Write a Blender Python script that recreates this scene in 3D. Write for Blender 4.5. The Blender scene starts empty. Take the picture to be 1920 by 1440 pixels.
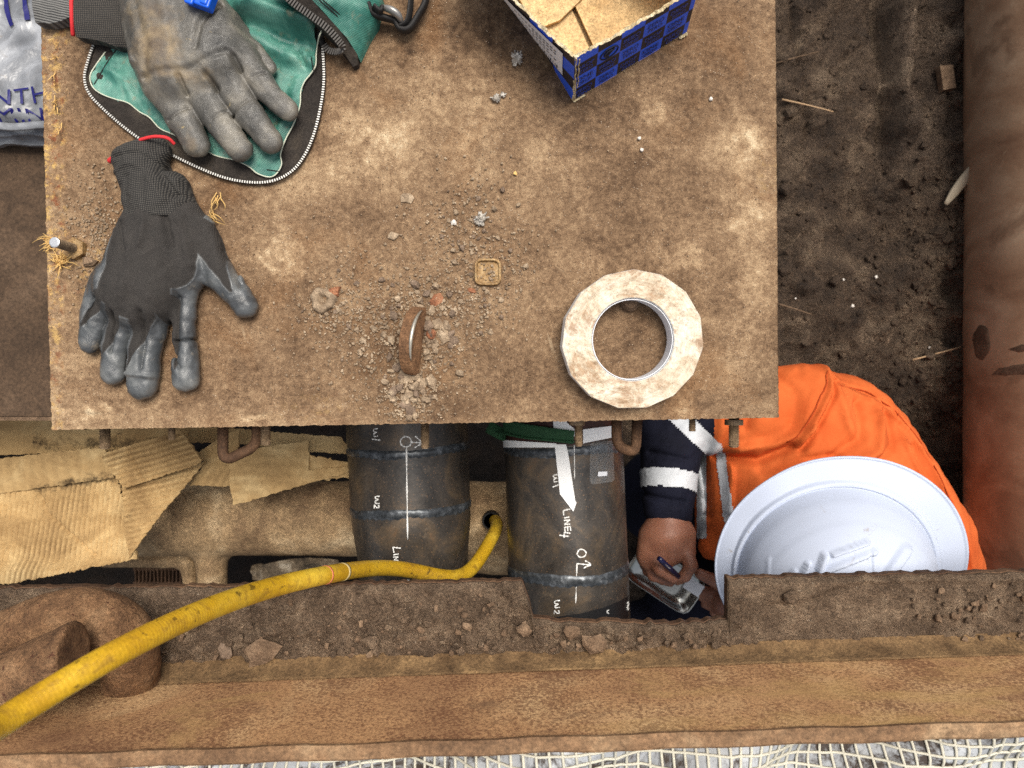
import bpy, math, random
import numpy as np
from mathutils import Vector, Matrix
from mathutils.geometry import delaunay_2d_cdt

# ------------------------------------------------------------------ camera, sky, sun
scn = bpy.context.scene
F = 1386.67          # focal length in photo pixels (26 mm equivalent, 1920 px wide)
CZ = 0.71            # camera height above the steel plate, metres
cam_d = bpy.data.cameras.new("Camera")
cam_d.lens = 26.0; cam_d.sensor_width = 36.0
cam_d.clip_start = 0.02; cam_d.clip_end = 200.0
cam_d.dof.use_dof = True; cam_d.dof.focus_distance = 0.76; cam_d.dof.aperture_fstop = 8.5
cam = bpy.data.objects.new("Camera", cam_d)
scn.collection.objects.link(cam)
cam.location = (0, 0, CZ)
scn.camera = cam

SUN_EL, SUN_AZ = math.radians(70), math.radians(28)     # azimuth clockwise from +Y (top of the picture)
world = bpy.data.worlds.new("World"); scn.world = world
world.use_nodes = True
wn = world.node_tree; bg = wn.nodes['Background']
sky = wn.nodes.new('ShaderNodeTexSky'); sky.sky_type = 'NISHITA'; sky.sun_disc = False
sky.sun_elevation = SUN_EL; sky.sun_rotation = SUN_AZ
sky.air_density = 1.0; sky.dust_density = 6.0; sky.ozone_density = 0.6
hs = wn.nodes.new('ShaderNodeHueSaturation'); hs.inputs['Saturation'].default_value = 0.38
wn.links.new(sky.outputs[0], hs.inputs['Color']); wn.links.new(hs.outputs[0], bg.inputs[0])
bg.inputs[1].default_value = 0.12
sd_ = bpy.data.lights.new("Sun", 'SUN'); sd_.energy = 2.3; sd_.angle = math.radians(26); sd_.color = (1.0, 0.93, 0.82)
sun = bpy.data.objects.new("Sun", sd_); scn.collection.objects.link(sun)
_d = Vector((math.sin(SUN_AZ)*math.cos(SUN_EL), math.cos(SUN_AZ)*math.cos(SUN_EL), math.sin(SUN_EL)))
sun.rotation_euler = _d.to_track_quat('Z', 'Y').to_euler()
sun.location = (1, 2, 5)
scn.view_settings.view_transform = 'Standard'; scn.view_settings.look = 'None'
scn.view_settings.gamma = 1.0; scn.view_settings.exposure = 0.42
scn.cycles.use_denoising = False

rnd = random.Random(7)
nrng = np.random.default_rng(11)

# ------------------------------------------------------------------ helpers
def P(px, py, z=0.0):
    """world point at height z seen at photo pixel (px, py)"""
    s = (CZ - z)/F
    return ((px-960)*s, (720-py)*s, z)
def S(z): return (CZ - z)/F

def link(o, parent=None):
    scn.collection.objects.link(o)
    if parent is not None: o.parent = parent
    return o
def tag(o, label=None, cat=None, group=None, kind=None):
    if label: o["label"] = label
    if cat: o["category"] = cat
    if group: o["group"] = group
    if kind: o["kind"] = kind
    return o
def empty(name, loc, label, cat, group=None):
    o = bpy.data.objects.new(name, None); o.empty_display_size = 0.02
    o.location = loc; link(o); tag(o, label, cat, group); return o
def mesh_obj(name, verts, faces, mat, parent=None, smooth=False, mats=None, midx=None):
    me = bpy.data.meshes.new(name)
    v = np.asarray(verts, dtype=float)
    q = parent
    while q is not None: v = v - np.array(q.location); q = q.parent
    me.from_pydata(v.tolist(), [], [list(f) for f in faces] if not isinstance(faces, np.ndarray) else faces.tolist())
    for m in (mats or [mat]): me.materials.append(m)
    if midx is not None: me.polygons.foreach_set('material_index', np.asarray(midx, dtype=np.int32))
    if smooth: me.polygons.foreach_set('use_smooth', np.ones(len(me.polygons), dtype=bool))
    me.update()
    return link(bpy.data.objects.new(name, me), parent)
def attr(o, name, vals):
    a = o.data.attributes.new(name, 'FLOAT', 'POINT'); a.data.foreach_set('value', np.asarray(vals, dtype=np.float32))
def normals(o):
    n = np.zeros(len(o.data.vertices)*3, dtype=np.float32); o.data.vertex_normals.foreach_get('vector', n); return n.reshape(-1, 3)

def hash3(ix, iy, iz, seed):
    h = (ix*374761393 + iy*668265263 + iz*1440662683 + seed*974634777) & 0xffffffff
    h = ((h ^ (h >> 13))*1274126177) & 0xffffffff
    h = ((h ^ (h >> 16))*2246822519) & 0xffffffff
    return ((h ^ (h >> 15)) & 0xffff)/65535.0
def vnoise(x, y, z=None, seed=0):
    x = np.asarray(x, float); y = np.asarray(y, float); z = np.zeros_like(x) if z is None else np.asarray(z, float)
    ix, iy, iz = np.floor(x).astype(np.int64), np.floor(y).astype(np.int64), np.floor(z).astype(np.int64)
    fx, fy, fz = x-ix, y-iy, z-iz
    fx = fx*fx*(3-2*fx); fy = fy*fy*(3-2*fy); fz = fz*fz*(3-2*fz)
    r = 0
    for a in (0, 1):
        for b in (0, 1):
            for c in (0, 1):
                r = r + hash3(ix+a, iy+b, iz+c, seed)*(fx if a else 1-fx)*(fy if b else 1-fy)*(fz if c else 1-fz)
    return r*2-1
def fbm(x, y, z=None, o=4, seed=0, g=0.5):
    r = 0; a = 1; t = 0; f = 1.0
    for i in range(o):
        r = r + a*vnoise(x*f, y*f, None if z is None else z*f, seed+i*17); t += a; a *= g; f *= 2.03
    return r/t

def sd_poly(x, y, poly):
    p = np.asarray(poly, float); n = len(p)
    d = np.full(np.shape(x), 1e18); ins = np.zeros(np.shape(x), bool)
    for i in range(n):
        a = p[i]; b = p[(i+1) % n]; e = b-a
        wx = x-a[0]; wy = y-a[1]
        t = np.clip((wx*e[0]+wy*e[1])/max(e@e, 1e-12), 0, 1)
        d = np.minimum(d, (wx-t*e[0])**2+(wy-t*e[1])**2)
        c = (a[1] > y) != (b[1] > y)
        with np.errstate(divide='ignore', invalid='ignore'):
            xi = (b[0]-a[0])*(y-a[1])/(b[1]-a[1] if b[1] != a[1] else 1e-9)+a[0]
        ins ^= c & (x < xi)
    return np.where(ins, -1, 1)*np.sqrt(d)
def d_line(x, y, pl):
    d = np.full(np.shape(x), 1e18)
    for a, b in zip(pl[:-1], pl[1:]):
        ex, ey = b[0]-a[0], b[1]-a[1]; wx = x-a[0]; wy = y-a[1]
        t = np.clip((wx*ex+wy*ey)/max(ex*ex+ey*ey, 1e-9), 0, 1)
        d = np.minimum(d, (wx-t*ex)**2+(wy-t*ey)**2)
    return np.sqrt(d)
def sm(a, b, x):
    t = np.clip((x-a)/(b-a), 0, 1); return t*t*(3-2*t)
def spline(pts, n=10):
    p = [np.array(q, float) for q in pts]; p = [2*p[0]-p[1]]+p+[2*p[-1]-p[-2]]; out = []
    for i in range(1, len(p)-2):
        for k in range(n):
            t = k/n
            out.append(0.5*((2*p[i])+(-p[i-1]+p[i+1])*t+(2*p[i-1]-5*p[i]+4*p[i+1]-p[i+2])*t*t+(-p[i-1]+3*p[i]-3*p[i+1]+p[i+2])*t**3))
    out.append(p[-2]); return np.array(out)

def tube(path, rad, seg=10, cap=True, flat=None):
    """verts, faces of a tube along world points; rad scalar or list; flat = (a, b) scale of the section"""
    path = np.asarray(path, float); n = len(path)
    rad = np.full(n, rad) if np.isscalar(rad) else np.asarray(rad, float)
    T = np.gradient(path, axis=0); T /= np.linalg.norm(T, axis=1)[:, None]+1e-12
    up = np.array([0, 0, 1.0]) if abs(T[0][2]) < 0.9 else np.array([0, 1.0, 0])
    V = []; U = up-T[0]*(up@T[0])
    for i in range(n):
        U = U-T[i]*(U@T[i]); U /= np.linalg.norm(U)+1e-12; W = np.cross(T[i], U)
        for k in range(seg):
            a = 2*math.pi*k/seg
            ca, sa = math.cos(a), math.sin(a)
            if flat: ca *= flat[0]; sa *= flat[1]
            V.append(path[i]+rad[i]*(U*ca+W*sa))
    Fc = []
    for i in range(n-1):
        for k in range(seg):
            k2 = (k+1) % seg
            Fc.append((i*seg+k, i*seg+k2, (i+1)*seg+k2, (i+1)*seg+k))
    if cap:
        Fc.append(tuple(range(seg-1, -1, -1))); Fc.append(tuple((n-1)*seg+k for k in range(seg)))
    return V, Fc
class MB:
    def __init__(s): s.v = []; s.f = []
    def add(s, V, Fc):
        o = len(s.v); s.v += [tuple(q) for q in V]; s.f += [tuple(i+o for i in f) for f in Fc]; return s
    def box(s, c, sz, R=None, jit=0):
        V = []
        for dx in (-.5, .5):
            for dy in (-.5, .5):
                for dz in (-.5, .5):
                    q = Vector((dx*sz[0], dy*sz[1], dz*sz[2]))
                    if jit: q += Vector((rnd.uniform(-jit, jit), rnd.uniform(-jit, jit), rnd.uniform(-jit, jit)))
                    if R is not None: q = R @ q
                    V.append((c[0]+q[0], c[1]+q[1], c[2]+q[2]))
        return s.add(V, [(0, 1, 3, 2), (4, 6, 7, 5), (0, 4, 5, 1), (2, 3, 7, 6), (0, 2, 6, 4), (1, 5, 7, 3)])
    def build(s, name, mat, parent=None, smooth=False): return mesh_obj(name, s.v, s.f, mat, parent, smooth)

# ---- signed distance solids -> meshes (naive surface nets)
def cap(a, b, ra, rb=None, k=0.004): return (np.array(a, float), np.array(b, float), ra, ra if rb is None else rb, k)
def cap_d(X, Y, Z, pr):
    a, b, ra, rb, k = pr
    e = b-a; wx, wy, wz = X-a[0], Y-a[1], Z-a[2]
    t = np.clip((wx*e[0]+wy*e[1]+wz*e[2])/max(e@e, 1e-12), 0, 1)
    return np.sqrt((wx-t*e[0])**2+(wy-t*e[1])**2+(wz-t*e[2])**2)-(ra+t*(rb-ra)), t
def surface_nets(D, org, h):
    nx, ny, nz = D.shape
    pos = [np.zeros((nx-1, ny-1, nz-1), np.float32) for _ in range(3)]; cnt = np.zeros((nx-1, ny-1, nz-1), np.float32)
    sl = lambda c: D[c[0]:nx-1+c[0], c[1]:ny-1+c[1], c[2]:nz-1+c[2]]
    cs = [(i, j, k) for i in (0, 1) for j in (0, 1) for k in (0, 1)]
    for a in cs:
        for ax in range(3):
            if a[ax]: continue
            b = list(a); b[ax] = 1
            fa, fb = sl(a), sl(b); m = (fa < 0) != (fb < 0)
            with np.errstate(divide='ignore', invalid='ignore'): t = np.where(m, fa/(fa-fb), 0)
            for q in range(3): pos[q] += np.where(m, a[q]+(t if q == ax else 0), 0)
            cnt += m
    act = cnt > 0; idx = np.full(act.shape, -1, np.int64); idx[act] = np.arange(act.sum())
    ii = np.nonzero(act); V = np.stack([(ii[q]+pos[q][act]/cnt[act])*h+org[q] for q in range(3)], 1)
    Q = []
    for ax in range(3):
        u, w = (ax+1) % 3, (ax+2) % 3
        s0 = [slice(1, -1)]*3; s1 = [slice(1, -1)]*3; s0[ax] = slice(0, D.shape[ax]-1); s1[ax] = slice(1, D.shape[ax])
        A, B = D[tuple(s0)] < 0, D[tuple(s1)] < 0
        e = np.argwhere(A != B)
        if not len(e): continue
        inn = A[tuple(e.T)]
        off = np.ones(3, int); off[ax] = 0; e = e+off
        du = np.zeros(3, int); du[u] = 1; dw = np.zeros(3, int); dw[w] = 1
        g = lambda q: idx[q[:, 0], q[:, 1], q[:, 2]]
        q = np.stack([g(e-du-dw), g(e-dw), g(e), g(e-du)], 1)
        q[~inn] = q[~inn][:, ::-1]; Q.append(q)
    Q = np.concatenate(Q); Q = Q[(Q >= 0).all(1)]
    return V, Q
def sdf(prims, h, mod=None, pad=0.012, zs=1.0):
    """zs squeezes the solid in z (prims are given before squeezing)"""
    lo = np.min([np.minimum(p[0], p[1])-max(p[2], p[3]) for p in prims], 0)-pad
    hi = np.max([np.maximum(p[0], p[1])+max(p[2], p[3]) for p in prims], 0)+pad
    n = np.ceil((hi-lo)/h).astype(int)+1
    ax = [lo[q]+h*np.arange(n[q]) for q in range(3)]
    D = np.full(tuple(n), max(0.5, 40*h), np.float32)
    for p in prims:
        m = p[4]*1.5+3*h
        l = np.minimum(p[0]-max(p[2], p[3]), p[1]-max(p[2], p[3]))-m; u = np.maximum(p[0]+max(p[2], p[3]), p[1]+max(p[2], p[3]))+m
        s = tuple(slice(max(int((l[q]-lo[q])/h), 0), min(int((u[q]-lo[q])/h)+2, n[q])) for q in range(3))
        X, Y, Z = np.meshgrid(ax[0][s[0]], ax[1][s[1]], ax[2][s[2]], indexing='ij')
        d, _ = cap_d(X, Y, Z, p); o = D[s]; k = p[4]
        if k > 0:
            hh = np.clip(0.5+0.5*(o-d)/k, 0, 1); D[s] = o*(1-hh)+d*hh-k*hh*(1-hh)
        else: D[s] = np.minimum(o, d)
    if mod is not None:
        X, Y, Z = np.meshgrid(*ax, indexing='ij'); D = mod(X, Y, Z, D).astype(np.float32)
    V, Q = surface_nets(D, lo, h)
    V[:, 2] *= zs
    return V, Q
def nearest(V, prims):
    best = np.full(len(V), 1e9); bi = np.zeros(len(V), int); bt = np.zeros(len(V))
    for i, p in enumerate(prims):
        d, t = cap_d(V[:, 0], V[:, 1], V[:, 2], p); m = d < best
        best[m] = d[m]; bi[m] = i; bt[m] = t[m]
    return bi, bt

def grid_solid(name, V, zb, mat, parent=None, smooth=True, mats=None):
    """V (n,m,3) top surface; closed with sides down to height zb"""
    n, m = V.shape[:2]; idx = np.arange(n*m).reshape(n, m)
    q = np.stack([idx[:-1, :-1], idx[1:, :-1], idx[1:, 1:], idx[:-1, 1:]], -1).reshape(-1, 4)
    a = V[1, 0]-V[0, 0]; b = V[0, 1]-V[0, 0]
    if np.cross(a, b)[2] < 0: q = q[:, ::-1]
    ring = np.concatenate([idx[0, :], idx[1:, -1], idx[-1, -2::-1], idx[-2:0:-1, 0]])
    vv = V.reshape(-1, 3); bot = vv[ring].copy(); bot[:, 2] = zb; N = len(vv); L = len(ring)
    f = q.tolist()+[[int(ring[i]), int(ring[(i+1) % L]), N+(i+1) % L, N+i] for i in range(L)]+[[N+i for i in range(L-1, -1, -1)]]
    o = mesh_obj(name, np.concatenate([vv, bot]), f, mat, parent, smooth)
    if smooth:
        s = np.zeros(len(f), bool); s[:len(q)] = True; o.data.polygons.foreach_set('use_smooth', s)
    return o

def sheet(name, poly, step, zf, thick, mat, parent=None, base=None, seed=0, smooth=True, rough_edge=0):
    """a thin solid sheet cut to a photo-pixel outline; zf(px,py) its height, outline placed at height base"""
    r = random.Random(seed); b = []
    n = len(poly)
    for i in range(n):
        a, c = poly[i], poly[(i+1) % n]; L = math.hypot(c[0]-a[0], c[1]-a[1]); k = max(1, int(L/step))
        for j in range(k):
            t = j/k; q = [a[0]+(c[0]-a[0])*t, a[1]+(c[1]-a[1])*t]
            if rough_edge and j: q[0] += r.uniform(-1, 1)*rough_edge; q[1] += r.uniform(-1, 1)*rough_edge
            b.append(q)
    arr = np.array(b); x0, y0 = arr.min(0); x1, y1 = arr.max(0)
    gx, gy = np.meshgrid(np.arange(x0+step/2, x1, step), np.arange(y0+step/2, y1, step))
    gx = gx.ravel()+nrng.uniform(-.2, .2, gx.size)*step; gy = gy.ravel()+nrng.uniform(-.2, .2, gy.size)*step
    k = sd_poly(gx, gy, arr) < -step*0.45
    pts = b+list(zip(gx[k], gy[k])); m = len(b)
    vs, es, fs, ov, oe, of = delaunay_2d_cdt([Vector((p[0], p[1])) for p in pts], [], [list(range(m))], 1, 1e-5)
    vx = np.array([v.x for v in vs]); vy = np.array([v.y for v in vs]); z = zf(vx, vy)
    if base is None: base = float(np.mean(z))
    s = S(base); top = np.stack([(vx-960)*s, (720-vy)*s, z], 1); bot = top.copy(); bot[:, 2] -= thick
    N = len(top); f = []
    cnt = {}
    for t in fs:
        a, b2, c = t[:3]
        ar = (top[b2][0]-top[a][0])*(top[c][1]-top[a][1])-(top[b2][1]-top[a][1])*(top[c][0]-top[a][0])
        t = list(t) if ar > 0 else list(t)[::-1]
        f.append(t); f.append([q+N for q in t[::-1]])
        for i in range(len(t)):
            cnt[(t[i], t[(i+1) % len(t)])] = 1
    for (a, b2) in list(cnt):
        if (b2, a) not in cnt: f.append([b2, a, a+N, b2+N])
    o = mesh_obj(name, np.concatenate([top, bot]), f, mat, parent, smooth)
    if smooth:
        try: o.data.set_sharp_from_angle(angle=math.radians(50))
        except Exception: pass
    return o, np.concatenate([vx, vx]), np.concatenate([vy, vy])

# ------------------------------------------------------------------ material tools
def L(r, g, b):
    f = lambda c: ((c/255+0.055)/1.055)**2.4 if c/255 > 0.04045 else c/255/12.92
    return (f(r), f(g), f(b), 1)
class Mat:
    def __init__(s, name, rough=0.8, metal=0.0, spec=0.5):
        s.m = bpy.data.materials.new(name); s.m.use_nodes = True; s.nt = s.m.node_tree
        s.b = s.nt.nodes['Principled BSDF']
        s.b.inputs['Roughness'].default_value = rough; s.b.inputs['Metallic'].default_value = metal
        s.b.inputs['Specular IOR Level'].default_value = spec
        s.tc = s.nt.nodes.new('ShaderNodeNewGeometry').outputs['Position']
    def lk(s, a, b):
        if hasattr(a, 'is_output') or isinstance(a, bpy.types.NodeSocket): s.nt.links.new(a, b)
        else: b.default_value = a
    def node(s, t, **kw):
        n = s.nt.nodes.new(t)
        for k, v in kw.items(): setattr(n, k, v)
        return n
    def mapv(s, scale=(1, 1, 1), rot=(0, 0, 0), loc=(0, 0, 0), src=None):
        n = s.node('ShaderNodeMapping'); n.inputs['Scale'].default_value = scale; n.inputs['Rotation'].default_value = rot; n.inputs['Location'].default_value = loc
        s.lk(src or s.tc, n.inputs['Vector']); return n.outputs[0]
    def rs(s, rot, scale, loc=(0, 0, 0)): return s.mapv(scale=scale, loc=loc, src=s.mapv(rot=(0, 0, rot)))
    def noise(s, scale, detail=4, rough=0.55, dist=0.0, vec=None):
        n = s.node('ShaderNodeTexNoise'); n.inputs['Scale'].default_value = scale; n.inputs['Detail'].default_value = detail
        n.inputs['Roughness'].default_value = rough; n.inputs['Distortion'].default_value = dist
        s.lk(vec or s.tc, n.inputs['Vector']); return n.outputs['Fac']
    def voro(s, scale, vec=None, feature='F1', out='Distance'):
        n = s.node('ShaderNodeTexVoronoi', feature=feature); n.inputs['Scale'].default_value = scale
        s.lk(vec or s.tc, n.inputs['Vector']); return n.outputs[out]
    def wave(s, scale, dist=0.0, vec=None, dirn='X', prof='SIN', dscale=1.0):
        n = s.node('ShaderNodeTexWave', wave_type='BANDS', bands_direction=dirn, wave_profile=prof)
        n.inputs['Scale'].default_value = scale; n.inputs['Distortion'].default_value = dist; n.inputs['Detail Scale'].default_value = dscale
        s.lk(vec or s.tc, n.inputs['Vector']); return n.outputs['Fac']
    def ramp(s, fac, stops, interp='LINEAR'):
        n = s.node('ShaderNodeValToRGB'); cr = n.color_ramp; cr.interpolation = interp
        while len(cr.elements) < len(stops): cr.elements.new(0.5)
        for e, (p, c) in zip(cr.elements, stops):
            e.position = p; e.color = c if not np.isscalar(c) else (c, c, c, 1)
        s.lk(fac, n.inputs[0]); return n.outputs[0]
    def mix(s, fac, a, b, mode='MIX'):
        n = s.node('ShaderNodeMix', data_type='RGBA', blend_type=mode)
        s.lk(fac, n.inputs[0]); s.lk(a, n.inputs[6]); s.lk(b, n.inputs[7]); return n.outputs[2]
    def math(s, op, a, b=0.0, clamp=False):
        n = s.node('ShaderNodeMath', operation=op, use_clamp=clamp); s.lk(a, n.inputs[0]); s.lk(b, n.inputs[1]); return n.outputs[0]
    def att(s, name): return s.node('ShaderNodeAttribute', attribute_name=name).outputs['Fac']
    def col(s, c): s.lk(c, s.b.inputs['Base Color']); return s
    def rough(s, c): s.lk(c, s.b.inputs['Roughness']); return s
    def bump(s, hgt, strength=0.5, dist=0.001, prev=None):
        n = s.node('ShaderNodeBump'); n.inputs['Strength'].default_value = strength; n.inputs['Distance'].default_value = dist
        s.lk(hgt, n.inputs['Height'])
        if prev is not None: s.lk(prev, n.inputs['Normal'])
        s.lk(n.outputs[0], s.b.inputs['Normal']); s.last = n.outputs[0]; return n.outputs[0]
def grunge(name, c1, c2, c3, scale=8, rough=0.85, fine=250, bump=0.5, bd=0.0008, metal=0.0, speck=None, spec=0.3, sth=0.68):
    m = Mat(name, rough, metal, spec)
    n = m.noise(scale, 7, 0.62, 0.3)
    c = m.ramp(n, [(0.30, c1), (0.52, c2), (0.72, c3)])
    f = m.noise(fine, 4, 0.75); c = m.mix(0.8, c, m.ramp(f, [(0.32, 0.35), (0.66, 1.15)]), 'MULTIPLY')
    c = m.mix(0.6, c, m.ramp(m.noise(fine*.22, 6, 0.7, .5), [(0.34, 0.5), (0.62, 1.15)]), 'MULTIPLY')
    if speck: c = m.mix(m.ramp(m.noise(fine*0.6, 3, 0.6), [(sth-0.02, 0.0), (sth+0.02, 1.0)]), c, speck)
    m.col(c)
    b1 = m.bump(m.noise(fine*0.25, 6, 0.65), bump, bd*2.5); m.bump(f, bump, bd, b1)
    return m.m
def plain(name, c, rough=0.6, metal=0.0, fine=200, var=0.25, bump=0.2, spec=0.4):
    m = Mat(name, rough, metal, spec); n = m.noise(fine*0.1, 5, 0.6)
    m.col(m.mix(var, c, m.ramp(n, [(0.3, 0.4), (0.7, 1.0)]), 'MULTIPLY')); m.bump(m.noise(fine, 3, 0.6), bump, 0.0005)
    return m.m

M = {}
# dusty rusted plate
m = Mat('dusty_plate', 0.9, 0, 0.25)
st = m.att('stain'); oc = m.att('ochre')
f1 = m.math('ADD', st, m.math('MULTIPLY', m.math('SUBTRACT', m.noise(26, 9, 0.72, 0.9), 0.5), 0.8))
f1 = m.math('ADD', f1, m.math('MULTIPLY', m.math('SUBTRACT', m.noise(170, 7, 0.78), 0.5), 1.1))
c = m.ramp(f1, [(0.05, L(60, 45, 32)), (0.30, L(98, 76, 56)), (0.52, L(134, 108, 82)), (0.76, L(172, 145, 113)), (1.0, L(208, 186, 152))])
c = m.mix(m.ramp(m.noise(9, 6, 0.6, 1.0), [(0.54, 0.0), (0.70, 0.28)]), c, L(138, 96, 56))
c = m.mix(m.math('MULTIPLY', oc, m.ramp(m.noise(120, 6, 0.75), [(0.50, 0.0), (0.56, 1.0)])), c, m.mix(m.ramp(m.noise(70, 4), [(.45, 0.0), (.6, 1.0)]), L(206, 170, 104), L(128, 74, 48)))
g = m.noise(700, 4, 0.8); c = m.mix(0.85, c, m.ramp(g, [(0.30, 0.36), (0.64, 1.14)]), 'MULTIPLY')
for (rt, sc2, th2, lc) in ((.6, 10, .70, L(176, 152, 122)), (-.5, 13, .71, L(92, 68, 50)), (1.35, 9, .70, L(182, 160, 130))):
    sn = m.math('MULTIPLY', m.ramp(m.noise(sc2, 2, .5, 0, m.rs(rt, (1.6, 16, 1), (rt, 0, 0))), [(th2, 0.0), (th2+.05, .6)]), m.ramp(m.noise(11, 3, .5, 0, m.mapv(loc=(rt*9, 2, 0))), [(.5, 0.0), (.6, .7)]))
    c = m.mix(sn, c, lc)
v = m.voro(330); c = m.mix(m.ramp(m.math('ADD', v, m.math('MULTIPLY', m.noise(35, 2), 0.25)), [(0.19, 0.75), (0.23, 0.0)]), c, L(205, 188, 165))
v2 = m.voro(210, m.mapv(loc=(3, 1, 0))); c = m.mix(m.ramp(m.math('ADD', v2, m.math('MULTIPLY', m.noise(30, 2), 0.3)), [(0.23, 0.8), (0.28, 0.0)]), c, L(58, 42, 30))
m.col(c)
b = m.bump(m.noise(60, 6, 0.7), 0.5, 0.0020); b = m.bump(m.noise(420, 5, 0.8), 0.75, 0.0012, b); m.bump(m.ramp(v, [(0.1, 1.0), (0.3, 0.0)]), 0.5, 0.0006, b)
M['plate'] = m.m
M['plate_side'] = grunge('plate_steel_edge', L(70, 48, 34), L(96, 68, 48), L(130, 96, 70), 20, 0.8)
M['rust'] = grunge('brown_rust', L(66, 46, 34), L(98, 72, 52), L(130, 100, 74), 14, 0.82, 300, 0.6)
M['rust_orange'] = grunge('orange_rust', L(84, 54, 32), L(118, 80, 50), L(146, 106, 72), 18, 0.78, 260, 0.5)
M['shk'] = grunge('pitted_rust_bar', L(98, 70, 48), L(138, 103, 72), L(174, 138, 102), 26, 0.85, 330, 0.9, 0.0016, speck=L(84, 52, 36), sth=.66)
M['stud'] = grunge('stud_steel', L(104, 86, 66), L(144, 122, 96), L(178, 154, 126), 60, 0.6, 500, 0.3, metal=0.15)
m = Mat('speckled_rust', 0.8, 0, 0.3)
n = m.noise(7, 6, 0.6, 0.5); c = m.ramp(n, [(0.3, L(168, 126, 90)), (0.5, L(204, 158, 112)), (0.7, L(230, 192, 142))])
sp = m.math('ADD', m.noise(300, 4, 0.66), m.math('MULTIPLY', m.noise(14, 5), 0.5))
c = m.mix(m.ramp(sp, [(0.755, 0.0), (0.82, 0.6)]), c, L(104, 62, 44))
c = m.mix(m.ramp(m.noise(420, 4, 0.75), [(0.38, 0.6), (0.56, 0.0)]), c, L(98, 68, 48)); m.col(c)
c2 = m.mix(m.ramp(m.noise(4, 5, 0.6, 1.2, m.mapv(loc=(4, 2, 1))), [(0.52, 0.0), (0.66, 0.5)]), c, L(118, 84, 62)); c2 = m.mix(m.ramp(m.noise(6, 6, 0.65, 1.0, m.mapv(loc=(1, 7, 2), scale=(.6, 1, 1.6))), [(0.54, 0.0), (0.70, 0.75)]), c2, L(196, 160, 104))
c2 = m.mix(m.ramp(m.noise(9, 7, 0.7, .6, m.mapv(loc=(7, 2, 2))), [(0.60, 0.0), (0.70, 0.6)]), c2, L(104, 80, 62)); m.col(c2)
m.bump(m.noise(260, 5, 0.7), 0.5, 0.0010); M['beam_face'] = m.m
M['lugm'] = grunge('ochre_brown_lug', L(98, 70, 48), L(136, 100, 70), L(170, 130, 94), 40, .8, 400, .8)
M['ochre'] = grunge('ochre_scale', L(92, 70, 46), L(122, 96, 66), L(152, 122, 84), 30, 0.9, 350, 0.8)
M['soil'] = grunge('crusted_soil', L(108, 88, 70), L(146, 122, 99), L(186, 160, 132), 45, 0.95, 420, 1.0, 0.0022, speck=L(190, 170, 146), sth=0.70)
M['trench'] = grunge('damp_trench_soil', L(66, 52, 41), L(104, 85, 68), L(152, 130, 107), 14, 0.8, 190, 1.0, 0.005, speck=L(110, 96, 82), sth=0.76)
M['clod'] = grunge('dry_clod', L(100, 80, 62), L(130, 106, 84), L(160, 134, 108), 40, 0.95, 500, 0.8, 0.001)
M['flake'] = grunge('rust_flake', L(130, 110, 90), L(168, 146, 120), L(204, 182, 154), 90, 0.9, 700, 0.6, 0.0006)
M['flake_dark'] = grunge('dark_flake', L(104, 86, 72), L(132, 112, 94), L(158, 136, 116), 90, 0.9, 700, 0.6, 0.0006)
M['shard_red'] = grunge('red_shard', L(120, 76, 52), L(160, 106, 76), L(186, 136, 102), 90, 0.9, 600, 0.5)
M['foil'] = grunge('slag', L(120, 110, 98), L(190, 182, 170), L(248, 244, 236), 200, 0.45, 700, 0.6, metal=0.2)
# dark welded pipe
m = Mat('mill_scale_pipe', 0.42, 0.25, 0.5)
n = m.noise(17, 9, 0.68, 1.2, m.mapv(scale=(1, .7, 1))); c = m.ramp(n, [(0.3, L(42, 40, 38)), (0.50, L(72, 66, 60)), (0.64, L(98, 84, 68)), (0.76, L(130, 98, 70))])
c = m.mix(0.5, c, m.ramp(m.noise(300, 4, 0.7), [(0.3, 0.4), (0.7, 1.0)]), 'MULTIPLY')
c = m.mix(m.ramp(m.voro(260), [(0.14, 0.6), (0.2, 0.0)]), c, L(134, 104, 76))
c = m.mix(m.ramp(m.noise(60, 7, .75, .6, m.mapv(loc=(3, 8, 1))), [(.60, 0.0), (.70, .55)]), c, L(128, 112, 94)); m.col(c)
m.rough(m.ramp(m.noise(20, 5), [(0.3, 0.24), (0.7, 0.5)])); m.bump(m.noise(160, 5, 0.7), 0.3, 0.0006); M['pipe'] = m.m
m = Mat('weld_bead', 0.34, 0.5, 0.5); m.col(m.ramp(m.noise(80, 6, 0.75), [(0.34, L(46, 49, 52)), (0.52, L(76, 80, 84)), (0.68, L(134, 138, 142))]))
m.bump(m.noise(300, 3), 0.3, 0.0006); M['weld'] = m.m
M['chalk'] = plain('paint_marker', L(250, 249, 244), 0.8, var=0.55, fine=1500)
M['white_tape'] = plain('white_tape', L(246, 247, 246), 0.6, var=.15)
M['black_wrap'] = plain('black_wrap', L(24, 23, 24), 0.45)
m = Mat('green_strap', 0.7); c = m.mix(m.wave(420, 0.4, m.mapv(rot=(0, 0, 0.15)), 'Y'), L(22, 62, 34), L(42, 92, 54)); m.col(c); m.bump(m.wave(420, 0.4), 0.5, 0.0006); M['green'] = m.m
m = Mat('clear_film', 0.12, 0, 0.6); m.b.inputs['Alpha'].default_value = 0.05; m.col(L(220, 225, 228)); m.bump(m.noise(60, 3), 0.3, 0.0008); M['clear'] = m.m
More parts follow.
